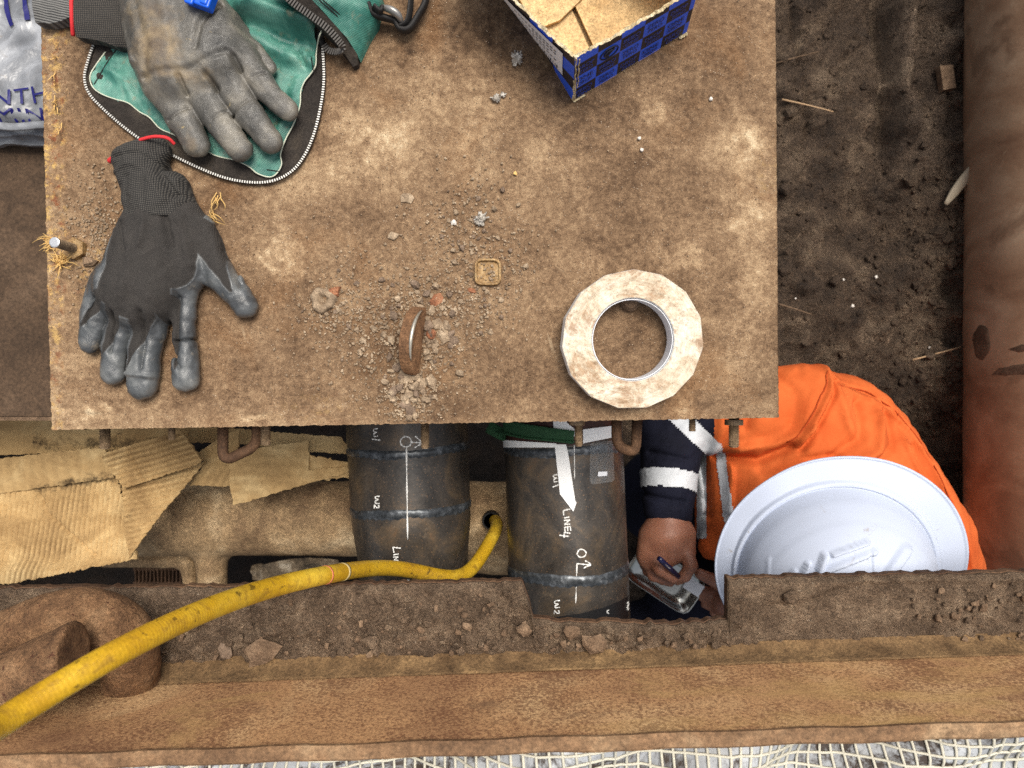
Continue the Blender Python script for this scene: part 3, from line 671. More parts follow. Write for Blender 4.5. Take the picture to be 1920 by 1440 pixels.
# upright half-round lifting lug: disc seen edge-on
c0 = np.array(P(778, 640, .012)); th = 0.012; R_ = .033
V = []; Fc = []; prof = [(-R_*1.0, 0), (-R_*.97, .011)]+[(R_*math.cos(a), .003+R_*.95*math.sin(a)) for a in np.linspace(math.pi*.92, math.pi*.08, 18)]+[(R_*.97, .011), (R_, 0)]
dirv = np.array([math.sin(math.radians(7)), math.cos(math.radians(7)), 0]); nrm_ = np.array([dirv[1], -dirv[0], 0.22]); nrm_ /= np.linalg.norm(nrm_); upv = np.cross(nrm_, dirv); upv = upv if upv[2] > 0 else -upv
base_l = np.array(P(782, 640, 0))
for s_ in (-1, -.8, .8, 1):
    k = 1.0 if abs(s_) < 1 else .93
    for (u, w) in prof: V.append(base_l+dirv*u*k+upv*(w*k)+nrm_*s_*th/2)
n = len(prof)
for a in range(3):
    for i in range(n-1): Fc.append((a*n+i, a*n+i+1, (a+1)*n+i+1, (a+1)*n+i))
Fc.append(tuple(range(n-1, -1, -1))); Fc.append(tuple(3*n+i for i in range(n)))
lug = mesh_obj('lifting_lug', V, Fc, M['lugm'], plate); lug["label"] = 'half round lug standing on edge amid the rust flakes'
pth = [base_l+dirv*(R_*math.cos(a)*.93)+upv*(.003+R_*.95*math.sin(a)*.985)+nrm_*(th*.52) for a in np.linspace(math.pi*.72, math.pi*.12, 18)]
V, Fc = tube(pth, [.0005+.0014*math.sin(math.pi*(i+.5)/18) for i in range(18)], 8); mesh_obj('worn_rim', V, Fc, M['polished'], lug, smooth=True)

# standing bolt at the left edge with frayed fibres
bx, by, _ = P(146, 468, 0)
bolt = empty('standing_bolt', (bx, by, 0), 'bolt with bright round tip standing at the left plate edge among frayed fibres', 'bolt')
zs_ = np.arange(0, .034, .0007); V, Fc = tube([(bx, by, z) for z in zs_]+[(bx, by, .0355)], [.0045*(1 if i % 2 else .9) for i in range(len(zs_))]+[.0043], 16); mesh_obj('threaded_shank', V, Fc, M['stud'], bolt)
V, Fc = tube([(bx, by, .0356), (bx, by, .0366), (bx, by, .037)], [.0047, .0047, .0038], 20); mesh_obj('bright_tip', V, Fc, M['bright_steel'], bolt, smooth=False)
V, Fc = tube([(bx, by, .0), (bx, by, .008)], [.0105, .0105], 6); mesh_obj('nut', V, Fc, M['amber'], bolt)
def tuft(px, py, n, lpx, name, label, ang0=None, spread=6.3, mat=None):
    mb = MB(); q = random.Random(px)
    for i in range(n):
        a = q.uniform(0, 6.28) if ang0 is None else ang0+q.uniform(-spread, spread)
        l = lpx*q.uniform(.4, 1.1); s0 = np.array([px+q.gauss(0, lpx*.2), py+q.gauss(0, lpx*.2 if py > 300 else 34)]); s1 = s0+np.array([math.cos(a), math.sin(a)])*l*.5+np.array([q.gauss(0, 2.5), q.gauss(0, 2.5)]); s2 = s1+np.array([math.cos(a+q.uniform(-.8, .8)), math.sin(a+q.uniform(-.8, .8))])*l*.5
        pts = spline([P(s0[0], s0[1], .002), P(s1[0], s1[1], .003+q.random()*.006), P(s2[0], s2[1], .001+q.random()*.004)], 4)
        V, Fc = tube(pts, [.0006*(1-.7*t) for t in np.linspace(0, 1, len(pts))], 4); mb.add(V, Fc)
    o = mb.build(name, mat or M['fibre']); tag(o, label, 'fibres'); return o
tuft(112, 492, 50, 26, 'frayed_fibre', 'thick tuft of pale yellow frayed fibres just below the standing bolt')
tuft(100, 455, 22, 26, 'frayed_fibre', 'few pale fibres sticking out left over the plate edge beside the bolt tip', math.pi, .35)
tuft(408, 372, 8, 34, 'frayed_fibre', 'pale yellow wispy fibres on the plate right of the knitted cuff', math.pi/2, .5)
tuft(398, 398, 6, 30, 'frayed_fibre', 'thin curved fibres on the plate below the wispy ones beside the dark glove', math.pi*.3, .6)
tuft(102, 145, 13, 12, 'frayed_fibre', 'straggling yellow fibres along the upper left edge of the plate')
tuft(106, 222, 5, 20, 'frayed_fibre', 'long yellow fibre strand along the left plate edge level with the bag lettering', math.pi/2, .3)

# ================================================================== rust flakes and grit on the plate
clusters = [(768, 650, 46, 56, 5.2, 1.3), (775, 752, 20, 22, 5.6, .7), (820, 625, 26, 30, 4.5, .4), (885, 470, 38, 60, 3.4, .6), (812, 560, 40, 20, 4.5, .35), (690, 600, 60, 55, 2.6, .7), (622, 580, 30, 22, 3.0, .3), (910, 590, 30, 30, 3.2, .22), (850, 420, 30, 30, 3.2, .12), (930, 500, 34, 40, 3.0, .2)]
tw = sum(c[5] for c in clusters); big = []; small = []
def pick():
    t = rnd.uniform(0, tw)
    for c in clusters:
        t -= c[5]
        if t <= 0: return c
    return clusters[0]
while len(big) < 292 and True:
    c = pick(); px, py = rnd.gauss(c[0], c[2]), rnd.gauss(c[1], c[3])
    r = c[4]*(0.72+1.3*rnd.random()**2.2)
    if py > 796-r or px < 400: continue
    if 760 < px < 800 and 580 < py < 700: continue
    if 890 < px < 942 and 484 < py < 538: continue
    big.append((px, py, r))
variants = []
for i in range(16):
    V, Fc = rock_vf(1.0, 500+i, (.28, .38, .5, .6)[i % 4], 5+i % 3)
    me = bpy.data.meshes.new('rust_flake'); me.from_pydata(V, [], Fc); me.materials.append((M['flake'], M['flake'], M['flake_dark'])[i % 3]); variants.append(me)
for i, (px, py, r) in enumerate(big):
    o = bpy.data.objects.new('rust_flake', variants[i % 16]); s = S(0)*r
    o.scale = (s*rnd.uniform(.85, 1.5), s*rnd.uniform(.75, 1.15), s*rnd.uniform(1.2, 1.9)); o.rotation_euler = (rnd.uniform(-.4, .4), rnd.uniform(-.4, .4), rnd.uniform(0, 6.3)); x, y, _ = P(px, py); o.location = (x, y, .0008+s*.25)
    link(o); tag(o, 'small angular grey brown rust flake among many scattered round the upright lug', 'rust flake', 'rust flakes scattered on the plate')
mb = MB()
for i in range(5600):
    if rnd.random() < .62:
        c = pick(); px, py = rnd.gauss(c[0], c[2]*1.35), rnd.gauss(c[1], c[3]*1.3); r = 1.1+2.3*rnd.random()**2
    elif rnd.random() < .35: px, py = rnd.gauss(185, 34), rnd.gauss(450, 60); r = .9+2.4*rnd.random()**2
    else: px, py = rnd.uniform(105, 1450), rnd.uniform(-10, 785); r = .5+1.4*rnd.random()**4
    if py > 790 or py < -20 or px > 1452 or px < 102: continue
    V, Fc = rock_vf(S(0)*r, i % 30, .7, 5); x, y, _ = P(px, py); mb.add(xf(V, (x, y, .0009+.0005*(r > 1.5)), rnd.uniform(0, 6)), Fc)
o = mb.build('loose_grit', M['flake']); tag(o, 'fine loose grit and dust crumbs sprinkled over the steel plate', 'grit', kind='stuff')
def single_rock(px, py, r, mat, name, lab, cat, flat=.6, seed=1, sides=8, sx=1.0, rz=0):
    V, Fc = rock_vf(S(0)*r, seed, flat, sides); V = [(v[0]*sx, v[1], v[2]) for v in V]; x, y, _ = P(px, py)
    return tag(mesh_obj(name, xf(V, (x, y, .0012+S(0)*r*flat*.3), rz), Fc, mat), lab, cat)
def spiky(px, py, r, name, lab, seed):
    prs = []; q = random.Random(seed); x, y, _ = P(px, py); s = S(0)*r; prs.append(cap((x, y, s*.4), (x, y, s*.5), s*.6, k=s*.3))
    for i in range(22):
        a = q.uniform(0, 6.28); e = q.uniform(-.1, 1.2); l = s*q.uniform(.7, 1.1); prs.append(cap((x, y, s*.4), (x+l*math.cos(a)*math.cos(e), y+l*math.sin(a)*math.cos(e), s*.4+l*math.sin(e)*.8), s*.2, s*.12, s*.12))
    V, Q = sdf(prs, s/11, pad=s*.2); tag(mesh_obj(name, V, Q, M['foil'], smooth=True), lab, 'slag lump')
spiky(970, 112, 15, 'slag_lump', 'spiky grey and white slag lump left of the blue box', 3)
spiky(930, 186, 10, 'slag_lump', 'small pale slag lump below the spiky one, left of a tiny one', 4)
spiky(943, 179, 7, 'slag_lump', 'tiny pale slag lump touching the upper right of another lump', 5)
spiky(903, 411, 14, 'slag_lump', 'dark glassy slag lump with white specks above the amber square cap', 6)
for k, (px, py, r, mt, lab, cat, fl, sx) in enumerate([
    (808, 628, 11, 'shard_red', 'curled red brown shard right of the upright lug', 'shard', .7, 1.0),
    (818, 563, 12, 'shard_red', 'flat orange brown shard just above the upright lug', 'shard', .3, 1.4),
    (885, 545, 9, 'shard_red', 'narrow reddish shard at the lower left of the amber cap', 'shard', .4, .6),
    (834, 630, 15, 'flake', 'largest flat grey flake, right of the curled red shard', 'flake', .22, 1.0),
    (820, 608, 11, 'flake', 'round flat grey flake above the largest one', 'flake', .25, 1.1),
    (762, 705, 15, 'flake', 'wide thin flake under the lower tip of the lug', 'flake', .2, 1.0),
    (790, 722, 13, 'flake', 'pointed thin flake below the lug and right of the wide one', 'flake', .22, 1.2),
    (722, 716, 8, 'flake', 'square pale flake at the left end of the lower pile', 'flake', .5, 1.0),
    (738, 443, 10, 'flake', 'lone flat angular flake above the lug', 'flake', .25, 1.1),
    (765, 372, 12, 'flake', 'thin pale scale patch far above the lug', 'flake', .12, 1.2),
    (628, 548, 12, 'shard_red', 'brown shard leaning on the round clay boss', 'shard', .6, 1.3),
    (855, 398, 6, 'flake', 'small pale chip left of the dark slag lump', 'flake', .5, 1.0),
    (851, 418, 6, 'white_bit', 'cream pebble below the small pale chip and left of the dark slag', 'pebble', .7, 1.0),
    (966, 326, 4.5, 'fibre', 'tiny bright yellow chip on the plate below the blue box', 'chip', .6, 1.0),
    (1198, 260, 4, 'white_bit', 'tiny white pebble below the box, upper of two', 'pebble', .8, 1.0),
    (1203, 282, 4, 'white_bit', 'tiny white pebble below the box, lower of two', 'pebble', .8, 1.0),
    (972, 385, 5, 'flake', 'pale pebble below the tiny yellow chip', 'pebble', .8, 1.0),
    (1332, 187, 4, 'white_bit', 'tiny white pebble on the plate right of the box corner', 'pebble', .8, 1.0),
    (172, 492, 12, 'clod', 'brown clod beside the frayed tuft below the standing bolt', 'clod', .8, 1.3),
    (490, 25, 4, 'shard_red', 'small brown crumb on the teal tarpaulin fold', 'crumb', .8, 1.4)]):
    o = single_rock(px, py, r, M[mt], 'rust_flake' if cat == 'flake' else cat, lab, cat, fl, 900+k, 8, sx, k*.7)
    if cat == 'crumb': o.location.z = .045
# clay boss with a hole
x, y, _ = P(607, 563); V = []; Fc = []; nn = 30
prof = [(.0118, 0), (.0120, .004), (.0105, .007), (.0070, .0075), (.0048, .005), (.0040, .001)]
for (r, z) in prof:
    for k in range(nn):
        a = 2*math.pi*k/nn; rr = r*(1+.10*math.sin(3*a+1)+.05*math.sin(7*a)); V.append((x+rr*math.cos(a), y+rr*math.sin(a), z*(1+.1*math.sin(5*a))))
for i in range(len(prof)-1):
    for k in range(nn): Fc.append((i*nn+k, i*nn+(k+1) % nn, (i+1)*nn+(k+1) % nn, (i+1)*nn+k))
Fc.append(tuple((len(prof)-1)*nn+k for k in range(nn)))
tag(mesh_obj('clay_boss', V, Fc, M['flake'], smooth=True), 'round dirt covered boss with a hole, left of the upright lug', 'boss')
# amber square cap
cx_, cy_, _ = P(915, 511); h_ = .0128; V = []; Fc = []
def rsq(r, z, n=32):
    out = []
    for k in range(n):
        a = 2*math.pi*k/n+.04; c_, s_ = math.cos(a), math.sin(a); q = (abs(c_)**5+abs(s_)**5)**(-1/5); out.append((cx_+r*q*c_, cy_+r*q*s_, z))
    return out
lv = [(h_, 0), (h_*1.0, .004), (h_*.97, .006), (h_*.84, .0062), (h_*.80, .0045), (h_*.78, .0022)]
for r, z in lv: V += rsq(r, z)
for i in range(len(lv)-1):
    for k in range(32): Fc.append((i*32+k, i*32+(k+1) % 32, (i+1)*32+(k+1) % 32, (i+1)*32+k))
Fc.append(tuple(5*32+k for k in range(32)))
capo = mesh_obj('square_cap', V, Fc, M['amber'], smooth=False); tag(capo, 'square amber resin cap with raised rim and dirt inside, upper right of the lug', 'cap')
mb = MB()
for i in range(26):
    V, Fc = rock_vf(rnd.uniform(.0006, .0018), i, .8, 6); mb.add(xf(V, (cx_+rnd.uniform(-.008, .008), cy_+rnd.uniform(-.008, .008), .003), i), Fc)
tag(mb.build('crumbs_in_cap', M['flake']), 'pale crumbs lying inside the square amber cap', 'crumbs', kind='stuff')
# knob under the tape roll
x, y, _ = P(1180, 566); V, Fc = tube([(x, y, 0), (x, y, .006), (x, y, .011), (x, y, .013)], [.0095, .0095, .007, .004], 20)
tag(mesh_obj('bolt_knob', V, Fc, M['clod'], smooth=False), 'small round rusty knob peeking inside the upper rim of the tape roll', 'knob')

# ================================================================== tape roll (15-sided outside, round core)
tr = empty('tape_roll', P(1178, 637, .004), 'wide roll of dirty white tape with a faceted outer edge lying on the plate', 'tape roll')
R0 = 131*S(.024); Ri = 77*S(.024); H = .024; N = 15*8
def orad(a):
    s = 2*math.pi/15; q = ((a+.1) % s)-s/2; base = math.cos(s/2)/math.cos(q); return R0*(1.008*base)*(1+.012*math.sin(2*a+1))
V = []; Fc = []; upa = []
rings = []
tops = [Ri*1.0, Ri*1.02]+list(np.linspace(Ri*1.06, 1, 1))
prof_n = 14
for j in range(prof_n+4):
    for k in range(N):
        a = 2*math.pi*k/N; ro = orad(a)
        if j == 0: r, z, u = ro*.992, 0, 0
        elif j == 1: r, z, u = ro, .003, 0
        elif j == 2: r, z, u = ro*1.0, H-.0012, .3
        elif j < prof_n+2:
            t = (j-3)/(prof_n-2); r = ro*.993+(Ri*1.02-ro*.993)*t; z = H-.0002+.0005*math.sin(60*t+3*a)*.4+.0007*float(vnoise(np.array([r*300*math.cos(a)]), np.array([r*300*math.sin(a)]))[0]); u = 1
        elif j == prof_n+2: r, z, u = Ri, H-.0015, 0
        else: r, z, u = Ri, 0, 0
        V.append((r*math.cos(a), r*math.sin(a), z)); upa.append(u)
NJ = prof_n+4
for j in range(NJ-1):
    for k in range(N): Fc.append((j*N+k, j*N+(k+1) % N, (j+1)*N+(k+1) % N, (j+1)*N+k))
for k in range(N): Fc.append(((NJ-1)*N+k, (NJ-1)*N+(k+1) % N, (k+1) % N, k))
Rt = Matrix.Rotation(math.radians(3.6), 3, Vector((1, .5, 0)))
V = [tuple(Vector(tr.location)+Rt @ Vector(v)) for v in V]
o = mesh_obj('wound_tape', V, Fc, M['tape'], tr); attr(o, 'up', upa)
pts = [tuple(Vector(tr.location)+Rt @ Vector(((Ri-.0006)*math.cos(a), (Ri-.0006)*math.sin(a), z))) for z in (.0005, H-.0026) for a in np.linspace(0, 2*math.pi, 64, endpoint=False)]
pts2 = [tuple(Vector(tr.location)+Rt @ Vector(((Ri-.0012)*math.cos(a), (Ri-.0012)*math.sin(a), z))) for z in (.0005, H-.0026) for a in np.linspace(0, 2*math.pi, 64, endpoint=False)]
V = pts+pts2; Fc = []
for k in range(64):
    q = (k+1) % 64; Fc += [(64+k, 64+q, q, k), (128+k, 128+q, 192+q, 192+k), (64+k, 192+k, 192+q, 64+q), (k, q, 128+q, 128+k)]
mesh_obj('core', V, Fc, M['label'], tr, smooth=False)

# ================================================================== gloves
def gp(px, py, zz, zo=0.0):   # glove design space: photo px at plate level, z in px (scaled), squeezed later
    return (px, -py, zz)
def glove_mesh(name, prims, zs, z0, mod, mat, parent, h=1.7):
    V, Q = sdf(prims, h, mod, pad=8)
    s = S(z0+.01); W = np.stack([(V[:, 0]-960)*s, (720+V[:, 1])*s, z0+V[:, 2]*s*zs], 1)
    W[:, 2] = np.maximum(W[:, 2], z0)
    o = mesh_obj(name, W, Q, mat, parent, smooth=True); return o, V, W
def cp(x0, y0, z0, r0, x1, y1, z1, r1, k=5): return cap((x0, -y0, z0), (x1, -y1, z1), r0, r1, k)
# --- glove B: knitted back upward
gb = empty('work_glove', P(290, 520, 0), 'black knitted work glove with grey dipped fingertips, lying at the left of the plate', 'glove', 'pair of work gloves')
fing = [cp(205, 530, 24, 32, 176, 600, 22, 27), cp(176, 600, 22, 27, 169, 641, 20, 21), cp(245, 560, 26, 30, 214, 650, 24, 24), cp(214, 650, 24, 24, 210, 702, 22, 24),
        cp(292, 570, 26, 32, 275, 650, 26, 30), cp(275, 650, 26, 30, 267, 720, 24, 30), cp(345, 520, 26, 30, 345, 620, 24, 21), cp(345, 620, 24, 21, 349, 710, 24, 27),
        cp(375, 440, 26, 38, 415, 515, 24, 30), cp(415, 515, 24, 30, 460, 572, 22, 26)]
palm = [cp(300, 420, 28, 62, 272, 545, 28, 76, 14), cp(340, 420, 26, 46, 352, 500, 26, 44, 14), cp(262, 450, 26, 44, 228, 540, 26, 50, 14)]
cuffp = [cp(302, 395, 26, 66, 297, 372, 26, 62, 14), cp(297, 372, 26, 60, 275, 335, 26, 46, 10), cp(275, 335, 26, 47, 268, 300, 28, 50, 10), cp(268, 305, 30, 44, 245, 302, 30, 26, 8), cp(278, 300, 28, 48, 302, 288, 30, 24, 8), cp(320, 355, 22, 34, 350, 390, 20, 22, 8)]
fing = [(a, b, ra*.93, rb*.93, k) for a, b, ra, rb, k in fing]; prs = fing+palm
creB = [([(243, 425), (262, 480)], 5, 2.5), ([(300, 425), (292, 470)], 6, -2.5), ([(262, 420), (275, 500), (262, 560)], 10, -2), ([(330, 415), (340, 470)], 6, 3), ([(400, 400), (425, 480)], 5, 2), ([(230, 470), (210, 540)], 9, 2), ([(355, 420), (372, 500)], 8, -2),
        ([(288, 590), (275, 690)], 5, 3.5), ([(232, 590), (216, 660)], 4.5, 3.5), ([(345, 560), (338, 670)], 5, 3), ([(190, 560), (170, 610)], 4, 3), ([(420, 470), (455, 540)], 5, 2.5), ([(333, 640), (372, 636)], 3, 2.5), ([(322, 655), (345, 690)], 4, 3), ([(240, 700), (292, 706)], 4, -1.6)]
def modB(X, Y, Z, D):
    x2, y2 = X[:, :, 0], -Y[:, :, 0]; a = np.zeros_like(x2)
    for pl, w, k in creB: a = a+2.8*k*np.exp(-(d_line(x2, y2, pl)/w)**2)
    a = a+5.0*fbm(x2/24, y2/30, o=3, seed=12)
    # the empty palm sinks, shadow valley between fingers
    return D+(a[:, :, None]*np.clip(Z/20, 0, 1))
o, V, W = glove_mesh('glove_shell', prs, .85, 0.0005, modB, M['glove_b'], gb)
vx, vy = V[:, 0], -V[:, 1]
inner = [cp(300, 400, 0, 75, 275, 540, 0, 62, 6), cp(345, 410, 0, 45, 335, 500, 0, 45, 6), cp(262, 450, 0, 30, 240, 545, 0, 34, 6), cp(207, 560, 0, 13, 160, 612, 0, 1, 3), cp(240, 580, 0, 18, 200, 668, 0, 1, 3), cp(290, 590, 0, 20, 247, 688, 0, 1.5, 3), cp(327, 575, 0, 19, 337, 692, 0, 1, 3), cp(385, 440, 0, 26, 441, 547, 0, 3, 3)]
d2 = np.full(len(V), 1e9)
for p in inner: d2 = np.minimum(d2, cap_d(vx, -vy, np.zeros_like(vx), p)[0])
d2 = d2+2.0*fbm(vx/16, vy/16, o=3, seed=8)
coat = sm(-.8, 1.2, d2); coat = np.maximum(coat, (V[:, 2] < 10)*1.0*(vy > 430))
attr(o, 'coat', coat); attr(o, 'rib', np.zeros(len(V)))
co_ = np.zeros(len(V)*3); o.data.vertices.foreach_get('co', co_); co_ = co_.reshape(-1, 3)+normals(o)*(coat*.0007+.0004*np.exp(-((d2-1.5)/2.0)**2))[:, None]; o.data.vertices.foreach_set('co', co_.ravel()); o.data.update()
def modC(X, Y, Z, D):
    x2, y2 = X[:, :, 0], -Y[:, :, 0]; a = 4.0*fbm(x2/20, y2/20, o=3, seed=15)
    for pl, w, k in [([(322, 300), (315, 330), (345, 375)], 6, 5), ([(235, 305), (280, 300), (325, 325)], 5, 2.5), ([(225, 330), (262, 318), (300, 330)], 5, -2), ([(300, 340), (330, 385)], 6, -2.5), ([(255, 340), (262, 400)], 7, 2), ([(290, 345), (298, 400)], 6, 2)]: a = a+1.8*k*np.exp(-(d_line(x2, y2, pl)/w)**2)
    # cuff is cut straight at the seam; opening at the wrist end
    D = D+(a[:, :, None]*np.clip(Z/20, 0, 1))
    D = np.maximum(D, (-Y-(416-((X-300)/90)**2*14)))
    up = -(-Y-262)-(X-330)*(-.40)*1.0
    D = np.maximum(D, (262-(-Y))+np.clip((300-X)*.42, 0, 60))
    return D
o, V, W = glove_mesh('cuff', cuffp, .85, 0.0008, modC, M['glove_b'], gb)
attr(o, 'coat', np.zeros(len(V))); attr(o, 'rib', np.ones(len(V)))
mb = MB()
V, Fc = tube(spline([P(250, 268, .026), P(270, 260, .030), P(292, 256, .032), P(314, 259, .031), (P(327, 270, .026))], 8), .0016, 8); mesh_obj('red_hem', V, Fc, M['red_hem'], gb, smooth=True)
V, Fc = tube(spline([P(205, 302, .018), P(212, 297, .021), P(222, 294, .023)], 6), .0024, 8); mb.add(V, Fc)
mb.build('red_hem', M['red_hem'], gb, smooth=True)
# --- glove A: coated side up on the teal flap
ZA = 0.011
ga = empty('work_glove', P(360, 120, ZA), 'soiled grey rubber coated work glove lying palm up on the teal tarpaulin flap', 'glove', 'pair of work gloves')
fA = [cp(312, 165, 30, 40, 345, 225, 28, 33), cp(345, 225, 28, 33, 368, 268, 24, 28), cp(372, 165, 30, 36, 415, 235, 28, 30), cp(415, 235, 28, 30, 450, 280, 24, 26), cp(420, 140, 30, 36, 465, 210, 28, 29), cp(465, 210, 28, 29, 506, 264, 24, 26),
      cp(455, 105, 30, 32, 500, 170, 26, 25), cp(500, 170, 26, 25, 539, 206, 22, 22), cp(415, 30, 12, 30, 465, 85, 10, 22), cp(465, 85, 10, 22, 498, 122, 10, 18)]
fA = [(a, b, ra*.90, rb*.92, k) for a, b, ra, rb, k in fA]
pA = [cp(290, -30, 32, 68, 330, 130, 32, 72, 14), cp(350, -20, 32, 60, 400, 110, 32, 66, 14), cp(390, 40, 28, 44, 432, 100, 30, 42, 14)]
creA = [([(420, 25), (395, 70), (388, 110)], 7, 6), ([(280, 30), (300, 110), (295, 160)], 9, 3), ([(330, 20), (345, 90)], 12, -4), ([(290, 160), (370, 150), (440, 115)], 6, 3.0), ([(355, 160), (362, 185)], 5, 5), ([(402, 155), (416, 175)], 5, 5), ([(450, 120), (458, 140)], 5, 5),
        ([(325, 232), (360, 210)], 3, 2.2), ([(405, 232), (428, 214)], 3, 2.2), ([(440, 222), (470, 196)], 3, 2.5), ([(480, 152), (502, 142)], 3, 2), ([(345, 75), (360, 130)], 8, 3), ([(240, 60), (262, 130)], 8, -2.5)]
def modA(X, Y, Z, D):
    x2, y2 = X[:, :, 0], -Y[:, :, 0]; a = 3.2*fbm(x2/26, y2/26, o=3, seed=42)
    for pl, w, k in creA: a = a+1.8*k*np.exp(-(d_line(x2, y2, pl)/w)**2)
    return D+(a[:, :, None]*np.clip(Z/20, 0, 1))
o, V, W = glove_mesh('glove_shell', fA+pA, .78, ZA, modA, M['glove_a'], ga)
vx, vy = V[:, 0], -V[:, 1]
attr(o, 'coat', np.ones(len(V))); dirt = .75*np.exp(-(((vx-320)/50)**2+((vy-110)/60)**2))+.6*np.exp(-(((vx-365)/14)**2+((vy-275)/18)**2))+.4*np.exp(-(((vx-380)/70)**2+((vy-160)/14)**2))+.35*np.exp(-(((vx-450)/16)**2+((vy-290)/14)**2))+.3*np.exp(-(((vx-300)/60)**2+((vy-20)/40)**2))
attr(o, 'dirt', dirt)
cA, _, _ = sheet('cuff', [(138, -30), (240, -30), (242, 40), (246, 86), (215, 84), (190, 76), (172, 72), (142, 68)], 4, lambda x, y: ZA+.004+.010*np.sin(np.clip((y+30)/118, 0, 1)*3.14)**.6+.0015*fbm(x/22, y/22, o=2, seed=3), .012, M['glove_a'], ga, seed=3)
attr(cA, 'coat', np.zeros(len(cA.data.vertices))); attr(cA, 'dirt', np.zeros(len(cA.data.vertices)))
V, Fc = tube(spline([P(134, -30, .018), P(134, 10, .022), P(135, 40, .020), P(137, 67, .013)], 6), .0019, 8); mesh_obj('red_hem', V, Fc, M['red_hem'], ga, smooth=True)
# --- grey ribbed cuff of another glove at the corner
o, _, _ = sheet('knitted_cuff', [(64, -30), (133, -30), (133, 30), (112, 37), (88, 41), (62, 39)], 4, lambda x, y: .014+.006*np.sin((y+30)/70*3)+.001*fbm(x/15, y/15, o=2), .012, M['ribbed'], seed=5)
tag(o, 'grey finely ribbed knitted cuff hanging over the top left corner of the plate', 'cuff')

# ================================================================== teal tarpaulin bag
tb = empty('tarpaulin_bag', P(480, 60, 0), 'open teal green tarpaulin tool bag with long curved zip at the top left', 'tool bag')
outer = [(178, 80), (168, 110), (160, 145), (168, 175), (195, 205), (235, 240), (275, 268), (325, 292), (380, 318), (430, 336), (480, 343), (518, 338), (550, 320), (573, 290), (590, 250), (602, 200), (608, 150), (606, 90), (590, 30), (560, -40), (180, -40)]
oz = spline([(178, 62)]+outer[:18], 5)
def zflap(x, y): return .0035+.0022*fbm(x/60, y/60, o=2, seed=61)
o, _, _ = sheet('zip_tape', [tuple(q) for q in oz]+[(560, -40), (180, -40)], 9, zflap, .002, M['zip_tape'], tb, base=.003)
teal_p = [(395, -40), (545, -40), (600, 25), (606, 52), (598, 70), (593, 100), (592, 122), (583, 138), (571, 153), (564, 172), (562, 200), (549, 235), (536, 260), (526, 288), (528, 308), (519, 325), (505, 332), (482, 325), (466, 312), (440, 300), (420, 296), (400, 290), (384, 280), (360, 270), (325, 252), (300, 241), (280, 220), (262, 210), (240, 193), (216, 186), (190, 176), (173, 162), (169, 142), (180, 122), (198, 97), (212, 88), (240, 70), (240, -40)]
def zteal(x, y):
    z = .0055+.0035*fbm(x/48, y/48, o=3, seed=63)+.0015*fbm(x/14, y/14, o=2, seed=64)
    z = z+.026*sm(130, 10, y)*sm(420, 500, x)
    for pl, w, k in [([(420, 20), (500, 35), (590, 62)], 13, .012), ([(455, 45), (520, 70), (585, 90)], 10, -.007), ([(450, 70), (530, 105), (580, 120)], 12, .006), ([(560, 100), (575, 125)], 5, -.006), ([(185, 120), (235, 150), (250, 190)], 9, .004), ([(520, 250), (545, 200), (560, 150)], 8, .003)]:
        z = z+k*np.exp(-(d_line(x, y, pl)/w)**2)
    return np.maximum(z, .0045)
o, sx_, sy_ = sheet('tarpaulin_flap', teal_p, 5, zteal, .0012, M['teal'], tb, base=.006, rough_edge=1.6)
dense = []
for i in range(3, len(teal_p)-3):
    dense.append(teal_p[i])
dd = spline(dense, 4); V, Fc = tube([P(q[0], q[1], float(zteal(np.array([q[0]]), np.array([q[1]]))[0])+.0002) for q in dd], .0007, 5); mesh_obj('cut_edge', V, Fc, M['edge_thread'], tb, smooth=True)
# stitch lines
mb = MB()
for ln in [[(218, 92), (200, 118), (176, 158)], [(583, 105), (588, 135)], [(500, 318), (528, 322)]]:
    q = spline(ln, 6); V, Fc = tube([P(a[0], a[1], float(zteal(np.array([a[0]]), np.array([a[1]]))[0])+.0006) for a in q], .0005, 4); mb.add(V, Fc)
mb.build('stitching', M['black_web'], tb)
def zip_teeth(path, pitch, sz, mat, zoff, name='zip_teeth'):
    mb = MB(); acc = 0; last = np.array(path[0], float)
    for i in range(1, len(path)):
        a, b = np.array(path[i-1], float), np.array(path[i], float); L_ = np.linalg.norm(b-a)
        t = (pitch-acc)/L_ if L_ > 0 else 2
        while t <= 1:
            q = a+(b-a)*t; ang = math.atan2(b[1]-a[1], b[0]-a[0]); mb.box(tuple(q+np.array([0, 0, zoff])), (sz[0], sz[1], sz[2]), Matrix.Rotation(ang, 3, 'Z')); t += pitch/L_
        acc = (acc+L_) % pitch
    return mb.build(name, mat, tb)
zp = [P(q[0], q[1], .0045+.0008) for q in oz[2:]]
zip_teeth(zp, .0024, (.0012, .0023, .0030), M['teeth'], .0004)
V, Fc = tube(zp, .0015, 6); mesh_obj('zip_cord', V, Fc, M['zip_tape'], tb, smooth=True)
